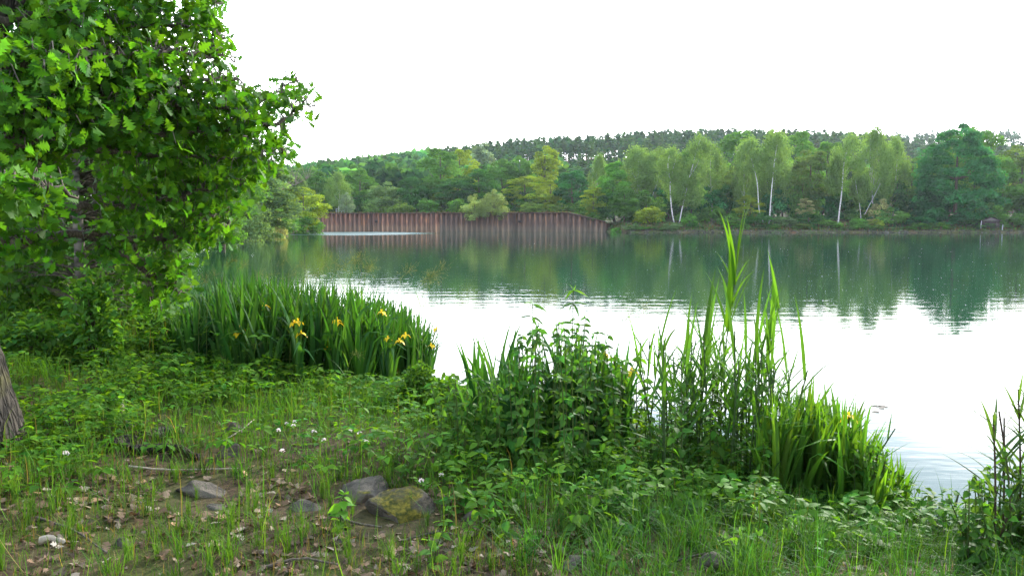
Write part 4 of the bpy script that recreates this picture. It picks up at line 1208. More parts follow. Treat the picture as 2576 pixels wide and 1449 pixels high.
US = [
 ('ivy-covered shrub around the foot of the slim grey trunk', 225, 800, 660, 130, 8.6, (.07, .18, .03), .085, 1500, OVATE),
 ('dark shrub in the shade at the left edge below oak boughs', 50, 830, 640, 220, 10.6, (.05, .14, .018), .085, 1700, OVATE),
 ('shady shrub between the left edge and the slim trunk', 130, 800, 650, 150, 13, (.055, .15, .02), .08, 1400, OVATE),
 ('low leafy shrub right of the slim trunk near the cove', 330, 830, 735, 130, 12.2, (.06, .14, .025), .075, 1100, OVATE),
 ('leafy shrub under the left boughs, nearest the oak trunk', 60, 900, 790, 190, 8.4, (.05, .13, .022), .07, 1300, SERRATE),
 ('tangled shrub behind the nettles left of the irises', 390, 850, 790, 120, 10.8, (.05, .13, .025), .065, 900, SERRATE),
 ('small-leaved rose bush between the two iris stands', 1050, 1110, 905, 130, 7.9, (.055, .135, .02), .04, 2600, OVATE),
 ('leafy low bush at the water right of the rose bush', 1130, 1130, 950, 120, 7.4, (.06, .15, .022), .06, 1000, SERRATE),
 ('dark bramble tangle inside the left iris stand', 560, 950, 800, 190, 9.6, (.028, .085, .022), .06, 1500, OVATE),
]
for r in US:
    under_shrub(*r)

# ------------------------------------------------------------------ iris stands
IRISB = []
for q in range(8):
    b = bent_blade(8, .022 + .004 * (q % 3), [.12, .22, .35, .5, .3, .75, .2, .4][q], 2.6, .35, [None, None, None, None, (.7, 1.1), None, (.6, 1.7), None][q])
    g = Geo(); g.add(b[0], b[1][0]); IRISB.append(g.mesh('leaf', BLADE))
def petal_mesh(w, curl):
    V, F = strip(lambda t: w * math.sin(math.pi * min(1, .12 + .88 * t ** .8)) + .02, 5, .25, curl)
    g = Geo(); g.add(V, F[0]); return g.mesh('petal', PETAL)
PETD, PETU = petal_mesh(.42, .9), petal_mesh(.2, -.1)
def flower_parts(parent, local, size, facing):
    g = Geo(); g.tube([(0, 0, -size * .9), (0, 0, -size * .3), (0, 0, 0)], [size * .10, size * .13, size * .05], 6, (.10, .16, .03))
    f = obj('flower', g.mesh('flower', BLADE), parent, mat4=Matrix.Translation(local))
    for k in range(3):
        a = facing + k * 2.094
        d = np.array([[math.cos(a), math.sin(a), .15]]); M = frames(d, np.array([[0, 0, 1.]]))[0]
        obj('petal', PETD, f, color=(.80, .57, .015), mat4=m4(M, (0, 0, 0), size))
        a += 1.047
        d = np.array([[math.cos(a) * .5, math.sin(a) * .5, .9]]); M = frames(d, np.array([[-math.cos(a), -math.sin(a), .5]]))[0]
        obj('petal', PETU, f, color=(.80, .62, .03), mat4=m4(M, (0, 0, 0), size * .6))
def iris_plant(loc, h, label, group, nb=7, col=(.036, .105, .026), spread=.5):
    root = thing('iris_plant', label, 'iris', tuple(loc), 0, 1, group)
    a0 = rng.uniform(0, 3.14)
    for k in range(nb):
        q = (k - (nb - 1) / 2) / max(1, (nb - 1) / 2)
        tilt = q * spread * .5 + rng.normal(0, .05)
        hh = h * (1 - .35 * abs(q)) * rng.uniform(.85, 1.05)
        ax = Vector((math.cos(a0), math.sin(a0), 0))
        rot = Matrix.Rotation(tilt, 4, Vector((-ax.y, ax.x, 0))) @ Matrix.Rotation(a0 + (1.57 if q < 0 else -1.57) + rng.normal(0, .5), 4, 'Z')
        off = ax * (q * .06)
        m = Matrix.Translation(off) @ rot @ Matrix.Diagonal((min(1.1, hh) * rng.uniform(.85, 1.1), hh, hh, 1))
        obj('leaf', random.choice(IRISB), root, color=np.clip(np.array(col) * np.exp(rng.normal(0, .18)) * np.array([1 + rng.normal(0, .12), 1, 1]), 0, 1), mat4=m)
    return root
IRIS = []
def stand(base_poly, n, tops, label, group, hmul=1.0, col=(.030, .095, .022), minh=.5, maxh=1.3):
    bp = np.array(base_poly, float); c = 0
    while c < n:
        xd, yd = rng.uniform(bp[:, 0].min(), bp[:, 0].max()), rng.uniform(bp[:, 1].min(), bp[:, 1].max())
        if not in_poly(np.array([xd]), np.array([yd]), base_poly)[0]:
            continue
        p = G(xd, yd)
        if lake_dist(p[:1], p[1:2])[0] < -.9:
            continue
        p[2] = max(p[2], -.05)
        tx = [t[0] for t in tops]; ty = [t[1] for t in tops]
        zt = float(P(xd, np.interp(xd, tx, ty) + abs(rng.normal(0, 18)), p[1])[2])
        h = np.clip((zt - p[2]) * hmul, minh, maxh)
        IRIS.append(iris_plant(p, h, label, group, int(rng.integers(7, 11)), col)); c += 1
stand([(440, 925), (600, 968), (800, 990), (980, 998), (1080, 975), (1090, 925), (900, 890), (700, 860), (520, 845), (430, 860)], 100,
      [(430, 790), (480, 740), (560, 698), (640, 682), (740, 688), (850, 705), (960, 728), (1040, 765), (1090, 830)],
      'sword-leaved iris in the large dense stand left of the rose bush', 'irises in the large left stand', 1.2)
stand([(1180, 1150), (1310, 1175), (1310, 1090), (1190, 1070)], 14, [(1180, 840), (1245, 800), (1285, 810), (1310, 850)],
      'stiff iris at the left side of the tall nettles in the middle', 'irises left of the middle nettles', 1.12)
stand([(1370, 1170), (1580, 1180), (1580, 1090), (1390, 1080)], 36, [(1380, 810), (1410, 800), (1470, 850), (1500, 860), (1560, 870)],
      'iris among the tall nettles in the middle of the bank', 'irises among the middle nettles', 1.15)
stand([(1900, 1270), (2160, 1310), (2190, 1220), (1910, 1190)], 52, [(1900, 1000), (1960, 950), (2040, 935), (2100, 970), (2190, 1030)],
      'bright backlit iris in the stand right of the reeds', 'irises right of the reeds', 1.1, (.06, .15, .02))
stand([(2165, 1325), (2270, 1330), (2275, 1270), (2180, 1250)], 20, [(2150, 1100), (2200, 1080), (2250, 1110), (2290, 1120)],
      'low iris at the water edge, rightmost stand', 'irises at the right water edge', 1.0, (.065, .16, .02), .4, .9)
# the blades crowded inside the large stand, beyond those one can tell apart
g = Geo(); n = 2600
sx = rng.uniform(430, 1085, n); sy = np.interp(sx, [430, 700, 1085], [840, 862, 925]) + rng.uniform(0, 1, n) * np.interp(sx, [430, 800, 1085], [60, 95, 40])
px_ = G(sx, sy)
zt = P(sx, np.interp(sx, [430, 480, 560, 640, 740, 850, 960, 1040, 1090], [790, 742, 700, 684, 690, 706, 730, 768, 830]) + np.abs(rng.normal(0, 45, n)), px_[:, 1])[:, 2]
hh = np.clip((zt - px_[:, 2]) * 1.08, .35, 1.3); px_[:, 2] = np.maximum(px_[:, 2], -.1)
tl = rng.normal(0, .26, n); c_, s_ = np.cos(tl), np.sin(tl); o_ = np.zeros(n)
Rx = np.stack([np.stack([o_ + 1, o_, o_], -1), np.stack([o_, c_, -s_], -1), np.stack([o_, s_, c_], -1)], -2)
M = np.einsum('nij,njk->nik', rotz(rng.uniform(0, 6.28, n)), Rx) * hh[:, None, None]
for q in range(4):
    bb = bent_blade(7, .019, [.2, .5, 1.0, 1.7][q], 2.4)
    g.scatter(bb, M[q::4], px_[q::4], tints(len(M[q::4]), (.028, .09, .018), .25, .14))
obj('iris_leaves', g.mesh('iris_leaves', BLADE), kind='stuff', label='crowded iris blades inside the large left stand', category='iris leaves')
def iris_flower_at(xd, yd, Y):
    best = min(IRIS, key=lambda o: abs(to_px(np.array(o.location))[0] - xd) + 60 * abs(o.location.y - Y))
    b = np.array(best.location); t = P(xd, yd, b[1]); loc = t - b
    g = Geo(); g.tube(smooth_path([(0, 0, 0), loc * np.array([.3, .3, .5]), loc], 8), np.linspace(.007, .004, 8), 5)
    obj('flower_stalk', g.mesh('flower_stalk', BLADE), best, color=(.06, .14, .03))
    flower_parts(best, Vector(loc), rng.uniform(.054, .068), rng.uniform(0, 6.28))
for xd, yd in ((605, 825), (598, 838), (665, 768), (750, 808), (757, 838), (740, 812), (847, 805), (850, 812), (818, 872), (1020, 842), (1005, 857), (975, 850), (1085, 868), (1098, 826), (960, 785)):
    iris_flower_at(xd, yd, 8.7 + rng.normal(0, .25))
for xd, yd in ((1487, 915), (1520, 893), (1528, 898), (1588, 934), (1594, 938)):
    iris_flower_at(xd, yd, 6.9)
iris_flower_at(2136, 1046, 5.9)

# ------------------------------------------------------------------ reeds
REEDL = []
for q in range(6):
    b = bent_blade(9, .03, [.25, .45, .7, 1.0, .35, 1.3][q], 1.7, .25)
    g = Geo(); g.add(b[0], b[1][0]); REEDL.append(g.mesh('leaf', BLADE))
def reed(loc, h, lean, label, group=None, nleaf=9, col=(.055, .14, .03), tuft=True, name='reed_stem', ls=1.0, stemcol=(.07, .12, .05), sheaf=0):
    root = thing(name, label, 'reed', tuple(loc), 0, 1, group)
    top = np.array([lean[0], lean[1], h * .8]); g = Geo()
    p = smooth_path([(0, 0, -.15), top * np.array([.4, .4, .5]), top], 10)
    g.tube(p, np.linspace(.0075, .005, 10), 6); obj('stem', g.mesh('stem', BLADE, True), root, color=stemcol)
    a = 1.57 + rng.normal(0, .5)
    for k in range(nleaf):
        t = .22 + .78 * (k + rng.uniform(0, .4)) / nleaf
        if t > 1: t = 1
        at = p[min(9, int(t * 9))]
        a += 3.14 + rng.normal(0, .35)
        tilt = (1.1 - .5 * t) * rng.uniform(.7, 1.2) if tuft else rng.uniform(.3, .7)
        ln = ls * (.30 + .14 * math.sin(math.pi * t)) * rng.uniform(.85, 1.15)
        m = Matrix.Translation(at) @ Matrix.Rotation(a, 4, 'Z') @ Matrix.Rotation(-tilt, 4, 'X') @ Matrix.Diagonal((ln * .78, ln, ln, 1))
        obj('leaf', random.choice(REEDL), root, color=np.array(col) * np.exp(rng.normal(0, .18)), mat4=m)
    for k in range(sheaf):
        at = p[int(rng.integers(6, 10))]
        ln = ls * rng.uniform(.42, .62)
        m = Matrix.Translation(at) @ Matrix.Rotation(rng.uniform(0, 6.28), 4, 'Z') @ Matrix.Rotation(-rng.uniform(.03, .30), 4, 'X') @ Matrix.Diagonal((ln * (1.15 if sheaf > 3 else .8), ln, ln, 1))
        obj('leaf', REEDL[k % 2], root, color=np.array(col) * np.exp(rng.normal(0, .15)), mat4=m)
    return root
def reed_at(xb, yb, xt, yt, label, group=None, **kw):
    p = G(xb, yb); t = P(xt, yt, p[1] + rng.normal(0, .1)); h = t[2] - p[2]
    p[2] = max(p[2], -.1)
    return reed(p, h, ((t[0] - p[0]) * .8, (t[1] - p[1]) * .8), label, group, **kw)
reed_at(1795, 1175, 1868, 548, 'tallest reed, its green leaf sheaf rising over the far shore', nleaf=13, col=(.075, .18, .02), ls=1.15, sheaf=9)
reed_at(1890, 1200, 1975, 668, 'second tallest reed with folded leaf tuft, right of the tallest', nleaf=8, col=(.065, .16, .025), ls=1.05, sheaf=5)
for k in range(58):
    xb = rng.uniform(1610, 1990); yb = 1165 + (xb - 1630) * .2 + rng.normal(0, 24)
    xt = xb + rng.normal(20, 45); yt = 770 + abs(rng.normal(0, 90)) + max(0, xb - 1900) * .9
    if k < 8:
        yt = 715 + 16 * k; xt = xb + rng.normal(0, 30)
    reed_at(xb, yb, xt, yt, 'slender green reed in the thicket around the tallest reed', 'reeds in the middle-right thicket', nleaf=int(rng.integers(7, 10)), col=np.array((.048, .125, .022)) * rng.uniform(.8, 1.3), sheaf=1, ls=1.1)
for k in range(9):
    xb = rng.uniform(1960, 2180); yb = 1200 + (xb - 1960) * .25
    reed_at(xb, yb, xb + rng.normal(30, 30), 930 + abs(rng.normal(0, 45)) + (xb - 1960) * .35, 'thin reed rising above the bright right irises', 'reeds among the right irises', nleaf=5, col=(.055, .13, .04), ls=.85)
for k in range(13):
    xb = rng.uniform(2480, 2640); yb = 1400 + rng.normal(0, 12)
    reed_at(xb, yb, xb + rng.normal(10, 30), 860 + abs(rng.normal(0, 130)) + max(0, 2560 - xb) * 1.2, 'dark reed with sparse leaves leaning in the clump at the right edge', 'reeds at the right edge', nleaf=10, col=np.array((.05, .10, .03)) * rng.uniform(.7, 1.3), ls=1.0, stemcol=(.09, .07, .065))

# ------------------------------------------------------------------ leafy herbs (nettles, bindweed, seedlings)
def leafmesh(t, mat=LEAF):
    g = Geo(); g.add(t[0], t[1][0]); return g.mesh('leaf', mat)
LM = dict(serrate=leafmesh(SERRATE), ovate=leafmesh(OVATE), lance=leafmesh(LANCE), maple=leafmesh(MAPLE), oak=leafmesh(OAK))
def herb(loc, h, lean, shape, lsize, npair, label, cat, group=None, col=(.06, .15, .025), name='nettle_plant', taper=.55, up=.1, start=.15):
    root = thing(name, label, cat, tuple(loc), 0, 1, group)
    p = smooth_path([(0, 0, -.03), (lean[0] * .3, lean[1] * .3, h * .5), (lean[0], lean[1], h)], 10)
    g = Geo(); g.tube(p, np.linspace(.006, .003, 10), 5); obj('stem', g.mesh('stem', BLADE, True), root, color=(.07, .11, .035))
    a = rng.uniform(0, 6.28)
    for k in range(npair):
        t = start + (1 - start) * (k + .5) / npair
        at = p[min(9, int(t * 9.99))] * 1.0; a += 1.57 + rng.normal(0, .2)
        s = 1.35 * lsize * (1 - (1 - taper) * t) * rng.uniform(.8, 1.2)
        for sgn in (0, 3.1416):
            b = a + sgn + rng.normal(0, .2)
            d = np.array([[math.cos(b), math.sin(b), up - .35 + rng.normal(0, .4)]]); nn = np.array([[rng.normal(0, .5), rng.normal(0, .5) - .25, 1.]])
            obj('leaf', LM[shape], root, color=np.clip(np.array(col) * np.exp(rng.normal(0, .22)) * np.array([1 + rng.normal(0, .15), 1, 1]), 0, 1), mat4=m4(frames(d, nn)[0], at, s))
    d = np.array([[.3, .2, 1.]])
    for q in range(2):
        obj('leaf', LM[shape], root, color=np.array(col) * 1.2, mat4=m4(frames(np.array([[rng.normal(0, .6), rng.normal(0, .6), 1.]]), np.array([[1., .2, .3]]))[0], p[-1], lsize * taper * .8))
    return root
def herb_at(xb, yb, xt, yt, shape, lsize, npair, label, cat='plant', group=None, **kw):
    p = G(xb, yb); t = P(xt, yt, p[1]); p[2] = max(p[2], 0)
    return herb(p, max(.08, t[2] - p[2]), (t[0] - p[0], rng.normal(0, .03)), shape, lsize, npair, label, cat, group, **kw)
herb_at(1340, 1170, 1340, 765, 'lance', .135, 18, 'tall narrow-leaved herb, left of the two highest tops', col=(.055, .14, .025))
herb_at(1435, 1170, 1442, 730, 'lance', .145, 20, 'highest narrow-leaved herb with budded top in the middle', col=(.06, .155, .025))
for k in range(62):
    xb = rng.uniform(1290, 1570); 
    herb_at(xb, 1160 + rng.normal(0, 28), xb + rng.normal(0, 14), np.interp(xb, [1290, 1335, 1385, 1440, 1480, 1530, 1560], [890, 800, 835, 770, 815, 880, 900]) + abs(rng.normal(0, 75)), 'serrate', .072, 12, 'green nettle in the dense middle clump between the irises', 'nettle', 'nettles in the middle clump', col=np.array((.05, .135, .025)) * rng.uniform(.8, 1.25))
for k in range(62):
    xb = rng.uniform(1530, 1960)
    herb_at(xb, 1165 + (xb - 1560) * .17 + rng.normal(0, 26), xb + rng.normal(0, 18), 895 + abs(rng.normal(0, 110)), 'serrate', .08, 9, 'broad-leaved nettle among the stems of the reeds', 'nettle', 'nettles among the reeds', col=np.array((.065, .165, .02)) * rng.uniform(.8, 1.3))
for k in range(40):
    xb = rng.uniform(1100, 1320)
    herb_at(xb, 1150 + rng.normal(0, 28), xb + rng.normal(0, 14), 930 + abs(rng.normal(0, 75)), 'serrate', .072, 8, 'bushy nettle on the bank left of the middle irises', 'nettle', 'nettles left of the middle irises', col=np.array((.06, .15, .022)) * rng.uniform(.8, 1.25))
for k in range(30):
    xb = rng.uniform(1960, 2230)
    herb_at(xb, 1240 + (xb - 1980) * .27 + rng.normal(0, 10), xb + rng.normal(0, 18), 1090 + abs(rng.normal(0, 40)) + (xb - 1980) * .12, 'serrate', .075, 6, 'green nettle between the bright right irises', 'nettle', 'nettles between the right irises', col=np.array((.065, .165, .022)) * rng.uniform(.8, 1.3))
for k in range(50):
    xb = rng.uniform(2410, 2680)
    herb_at(xb, 1410 + rng.normal(0, 18) - (xb - 2420) * .1, xb + rng.normal(0, 18), 1130 + abs(rng.normal(0, 70)) + max(0, 2530 - xb) * .9, 'serrate', .07, 7, 'nettle in the dark clump at the right edge', 'nettle', 'nettles at the right edge', col=np.array((.055, .14, .022)) * rng.uniform(.7, 1.3))
# low leafy plants one can tell apart in the foreground
LOW = [
 (855, 1335, 865, 1245, 'ovate', .065, 8, 'bushy bright green seedling in front of the mossy boulder', (.085, .21, .02)),
 (1100, 1215, 1110, 1160, 'serrate', .075, 3, 'pale green bramble shoot right of the boulders', (.09, .21, .02)),
 (1560, 1370, 1540, 1325, 'serrate', .11, 3, 'large-leaved bramble spreading in the grass at centre right', (.06, .15, .035)),
 (1600, 1210, 1608, 1150, 'ovate', .06, 4, 'small shoot with rounded bright leaves below the nettles', (.10, .23, .02)),
 (1350, 1310, 1345, 1255, 'serrate', .07, 3, 'bramble seedling in the grass below the middle irises', (.06, .15, .03)),
 (1640, 1300, 1650, 1240, 'serrate', .075, 3, 'bramble seedling right of the hidden flat stone', (.065, .16, .025)),
 (1870, 1430, 1860, 1350, 'serrate', .08, 4, 'leafy bramble at the bottom between two stones', (.07, .17, .025)),
 (1990, 1400, 2000, 1320, 'serrate', .075, 4, 'bramble seedling left of the lowest right iris', (.07, .17, .022)),
 (2110, 1420, 2105, 1360, 'serrate', .07, 3, 'low bramble under the right irises at the bottom', (.07, .17, .022)),
 (1250, 1240, 1262, 1190, 'serrate', .07, 3, 'bramble shoot behind the grass right of the boulders', (.075, .18, .02)),
 (1420, 1230, 1415, 1160, 'serrate', .075, 3, 'drooping bramble shoot below the tall herbs', (.055, .14, .025)),
 (235, 1135, 230, 1085, 'maple', .10, 2, 'round-leaved bluish plant near the oak trunk', (.06, .15, .055)),
 (1745, 1330, 1750, 1270, 'serrate', .075, 3, 'bramble seedling in tall grass below the reeds', (.06, .15, .03)),
 (2260, 1350, 2265, 1300, 'ovate', .055, 5, 'bright small herb on the muddy edge by the water', (.10, .22, .02)),
 (1180, 1290, 1185, 1240, 'serrate', .065, 4, 'leafy seedling at the right foot of the mossy boulder', (.075, .18, .02)),
]
for r in LOW:
    herb_at(*r[:4], r[4], r[5], r[6], r[7], 'plant', None, col=r[8], name='bramble_shoot', up=.25, taper=.8)
for k in range(70):
    xb = rng.uniform(1000, 2400); yb = rng.uniform(1180, 1440)
    if xb > 2250 and yb < 1360: continue
    p = G(xb, yb)
    if lake_dist(np.array([p[0]]), np.array([p[1]]))[0] < .15: continue
    if 2150 < xb < 2430: continue
    herb_at(xb, yb, xb + rng.normal(0, 12), yb - rng.uniform(35, 80), random.choice(['serrate', 'serrate', 'ovate']), rng.uniform(.05, .075), 3, 'low bramble seedling scattered in the grass on the right bank', 'plant', 'bramble seedlings on the right bank',
            col=np.array((.06, .15, .024)) * rng.uniform(.75, 1.35), name='bramble_seedling', up=.2, taper=.8)

# ------------------------------------------------------------------ panicle grasses and meadow stalks
def panicle(xb, yb, xt, yt, Y, label, group, big=1.0):
    b = P(xb, yb, Y); b[2] = max(float(gz(b[:1], b[1:2])[0]), 0); t = P(xt, yt, Y)
    root = thing('seed_grass', label, 'grass', tuple(b), 0, 1, group); d = t - b
    p = smooth_path([(0, 0, 0), d * np.array([.15, .15, .55]), d * np.array([.55, .55, .92]), d], 12)
    g = Geo(); g.tube(p, np.linspace(.003, .0012, 12), 4); obj('stem', g.mesh('stem', BLADE), root, color=(.12, .17, .06))
    g = Geo()
    for k in range(34):
        at = p[int(rng.integers(8, 12))]; e = at + rng.normal(0, 1, 3) * .05 * big + np.array([d[0] * .05, 0, .02])
        n = 5; tt = rng.uniform(.3, 1, n)[:, None]
        g.tube([at, e], .0008, 3, (.14, .16, .07), cap=False)
        pos = at + (e - at) * tt
        g.scatter(SMALL, frames(np.tile(e - at, (n, 1)) + unit(n) * .01, unit(n)) * .010 * big, pos, tints(n, (.15, .18, .08), .2, .1))
    obj('seed_head', g.mesh('seed_head', BLADE), root)
    for k in range(2):
        m = Matrix.Translation(p[3 + 2 * k]) @ Matrix.Rotation(rng.uniform(0, 6.28), 4, 'Z') @ Matrix.Rotation(-.5, 4, 'X') @ Matrix.Diagonal((.18, .3, .3, 1))
        obj('leaf', REEDL[2], root, color=(.07, .15, .04), mat4=m)
for k, (xt, yt) in enumerate([(520, 700), (545, 690), (590, 655), (620, 665), (655, 690), (690, 690), (720, 655), (760, 665), (800, 690), (840, 660), (905, 655), (915, 650), (945, 662), (1030, 680), (1095, 690), (1118, 678), (930, 672), (1080, 700), (870, 668), (740, 690)]):
    panicle(xt - rng.uniform(20, 90), 900, xt, yt, 9.2 + rng.normal(0, .3), 'feathery grass seed head arching over the left iris stand', 'seed grasses over the left irises', 1.25 if xt > 830 else .8)
for k, (xt, yt) in enumerate([(1080, 1170), (1060, 1190), (900, 890), (560, 905), (645, 870), (1400, 860), (1580, 800), (1620, 770), (430, 1010), (1205, 1060), (1730, 1290), (1130, 1240)]):
    panicle(xt - rng.uniform(-20, 60), min(1400, yt + rng.uniform(130, 220)), xt, yt, {0: 5.8, 1: 5.8, 5: 6.8, 6: 6.6, 7: 6.6, 9: 6.6, 10: 4.8, 11: 5.3}.get(k, 8.3), 'single seeding grass stalk standing out of the bank herbs', 'seeding grass stalks on the bank', .7)

# ------------------------------------------------------------------ white flowers
def white_flower(xd, yd, Yo, label, group):
    for _ in range(1):
        p = G(xd, yd + 45); t = P(xd, yd, p[1])
    root = thing('white_flower', label, 'flower', tuple(p), 0, 1, group); d = t - p
    g = Geo(); g.tube(smooth_path([(0, 0, 0), d * .5 + np.array([.01, 0, 0]), d], 6), .002, 4); obj('stem', g.mesh('stem', BLADE), root, color=(.08, .15, .04))
    g = Geo(); n = 22; a = unit(n); a[:, 2] = np.abs(a[:, 2])
    g.scatter(SMALL, frames(a + unit(n) * .3, unit(n)) * .013, d + a * .009, tints(n, (.78, .70, .76), .08, .02)); obj('flower_head', g.mesh('flower_head', PETAL), root)
for xd, yd in ((720, 1067), (741, 1062), (790, 1086), (915, 1110), (905, 1090), (710, 1135), (922, 1113), (700, 1083), (815, 1108), (738, 1072), (1060, 1210), (1110, 1195), (880, 1085), (168, 1143), (165, 1140)):
    white_flower(xd, yd , 0, 'small white vetch flower head in the green herbs left of centre', 'white vetch flowers on the bank')
for xd, yd in ((585, 912), (592, 905), (612, 895), (606, 903), (578, 920)):
    white_flower(xd, yd - 5, 0, 'tiny white bedstraw blossom in the shade of the left irises', 'white blossoms before the irises')

# ------------------------------------------------------------------ stones, logs, sticks
def rock_mat(moss):
    m, nt, N, o, L = new_mat('mossy_rock')
    tcn = N('ShaderNodeTexCoord'); g = N('ShaderNodeNewGeometry')
    n1 = N('ShaderNodeTexNoise'); n1.inputs['Scale'].default_value = 3.5; n1.inputs['Detail'].default_value = 9; n1.inputs['Roughness'].default_value = .7; L(tcn.outputs['Object'], n1.inputs['Vector'])
    ra = N('ShaderNodeValToRGB'); e = ra.color_ramp.elements; e[0].position = .32; e[0].color = (.030, .025, .020, 1); e[1].position = .66; e[1].color = (.155, .13, .10, 1); L(n1.outputs['Fac'], ra.inputs['Fac'])
    n2 = N('ShaderNodeTexNoise'); n2.inputs['Scale'].default_value = 1.3; n2.inputs['Detail'].default_value = 5; L(tcn.outputs['Object'], n2.inputs['Vector'])
    sep = N('ShaderNodeSeparateXYZ'); L(g.outputs['Normal'], sep.inputs[0])
    ad = N('ShaderNodeMath', operation='MULTIPLY_ADD'); L(sep.outputs['Z'], ad.inputs[0]); ad.inputs[1].default_value = .22; L(n2.outputs['Fac'], ad.inputs[2])
    mr = N('ShaderNodeMapRange'); L(ad.outputs[0], mr.inputs['Value']); mr.inputs['From Min'].default_value = moss; mr.inputs['From Max'].default_value = moss + .08
    n3 = N('ShaderNodeTexNoise'); n3.inputs['Scale'].default_value = 40; L(tcn.outputs['Object'], n3.inputs['Vector'])
    r3 = N('ShaderNodeValToRGB'); e = r3.color_ramp.elements; e[0].color = (.045, .05, .008, 1); e[1].color = (.19, .15, .02, 1); e[0].position = .35; e[1].position = .7; L(n3.outputs['Fac'], r3.inputs['Fac'])
    mx = N('ShaderNodeMixRGB'); L(mr.outputs['Result'], mx.inputs['Fac']); L(ra.outputs['Color'], mx.inputs['Color1']); L(r3.outputs['Color'], mx.inputs['Color2'])
    pr = N('ShaderNodeBsdfPrincipled'); pr.inputs['Roughness'].default_value = .9; pr.inputs['Specular IOR Level'].default_value = .2; L(mx.outputs['Color'], pr.inputs['Base Color'])
    bu = N('ShaderNodeBump'); bu.inputs['Strength'].default_value = .8; bu.inputs['Distance'].default_value = .12; L(n1.outputs['Fac'], bu.inputs['Height']); L(bu.outputs['Normal'], pr.inputs['Normal']); L(pr.outputs['BSDF'], o.inputs['Surface'])
    return m
MR = [rock_mat(.58), rock_mat(.70), rock_mat(.80)]
RK = [
 (895, 1262, 95, 60, 1, 'big grey boulder, the rear one of the two beside the bright seedling', 4),
 (1000, 1312, 110, 62, 0, 'mossy boulder with orange-green moss, front one of the two', 9),
 (500, 1255, 105, 36, 2, 'flat grey stone slab lying in the grass at lower left', 13),
 (565, 1150, 38, 28, 2, 'upright bluish-grey stone beside the fallen log', 21),
 (590, 1095, 32, 26, 2, 'small grey stone under the orange moss patch', 25),
 (1470, 1262, 62, 24, 1, 'half-buried dark stone below the middle irises', 31),
 (1640, 1255, 48, 30, 1, 'grey stone hidden in grass below the reeds', 37),
 (1445, 1436, 40, 32, 1, 'dark rounded stone at the bottom edge, centre right', 41),
 (1785, 1438, 66, 40, 2, 'pale tilted stone at the bottom edge right of the dark one', 45),
 (300, 1375, 30, 16, 2, 'small pale stone in the dry leaves at lower left', 51),
 (540, 1285, 42, 16, 2, 'low stone just below the flat grey slab', 55),
 (750, 1290, 60, 18, 2, 'low dark stone in the leaves left of the big boulders', 61),
 (1180, 1315, 36, 22, 1, 'small stone right of the mossy boulder', 65),
 (1950, 1385, 40, 22, 1, 'small dark stone under the brambles at lower right', 69),
]
ROCKS = []
for xd, yd, wd, hd, mi, label, seed in RK:
    p = G(xd, yd); V, F = rock_shape(4, seed, 1.0, .5)
    R = wd / FX * p[1]; H = hd / FX * p[1] * 1.45; ROCKS.append((p[0], p[1] + R * .35, R))
    g = Geo(); g.add(V * np.array([R, R * .8, H]), F); o = obj('rock', g.mesh('rock', MR[mi]), mat4=Matrix.Translation((p[0], p[1] + R * .5, p[2] - H * .15)) @ Matrix.Rotation(rng.uniform(-.3, .3), 4, 'Z'))
    tag(o, label, 'rock')
def stick(pts, r0, r1, label, mat, name='fallen_stick', cat='stick', sides=7, group=None, color=(1, 1, 1)):
    q = np.array([G(a, b) + np.array([0, 0, c]) for a, b, c in pts]); o0 = q[0].copy(); s = smooth_path(q, 12)
    s[1:-1] += rng.normal(0, r0 * .2, (10, 3))
    g = Geo(); g.tube(s - o0, np.linspace(r0, r1, 12), sides); tag(obj(name, g.mesh(name, mat, True), mat4=Matrix.Translation(o0), color=color), label, cat, group)
stick([(295, 1130, .0), (350, 1112, .02), (430, 1100, .02), (480, 1098, .0)], .075, .05, 'mossy rotten log lying across the herbs at left', OAKBARK, 'fallen_log', 'log', 12)
stick([(330, 1145, .03), (420, 1140, .04), (500, 1160, .03)], .04, .025, 'thinner dark rotten log in front of the mossy log', OAKBARK, 'fallen_log', 'log', 10, color=(.5, .45, .4))
stick([(335, 1085, .02), (315, 1066, .06), (306, 1042, .16)], .018, .015, 'curved bare branch stub sticking up behind the log', WOOD)
stick([(325, 1180, .02), (400, 1192, .03), (500, 1188, .02), (600, 1185, .02)], .008, .004, 'long pale bent twig lying in the grass at left', WOOD)
stick([(555, 1120, .03), (590, 1112, .06), (640, 1092, .12)], .009, .004, 'pale bare twig pointing right beside upright stone', WOOD)
stick([(100, 1370, .02), (140, 1368, .02), (160, 1372, .02)], .022, .012, 'short pale wood chip among dry leaves at lower left', WOOD)
stick([(90, 1310, .02), (180, 1345, .03), (270, 1400, .02)], .008, .004, 'dark thin twig on the bare soil at lower left', TWIG)
stick([(660, 1440, .02), (760, 1420, .03), (850, 1430, .02)], .010, .005, 'brown twig among dry leaves at the bottom', TWIG)
stick([(1010, 1370, .02), (1100, 1352, .03), (1180, 1360, .02)], .008, .004, 'thin brown twig below the mossy boulder', TWIG)
stick([(830, 1300, .02), (900, 1330, .03), (960, 1335, .02)], .010, .006, 'reddish dead stem beside the bright seedling', TWIG)
stick([(1700, 1420, .02), (1800, 1405, .04), (1880, 1385, .02)], .007, .004, 'thin twig near the pale tilted stone', TWIG)
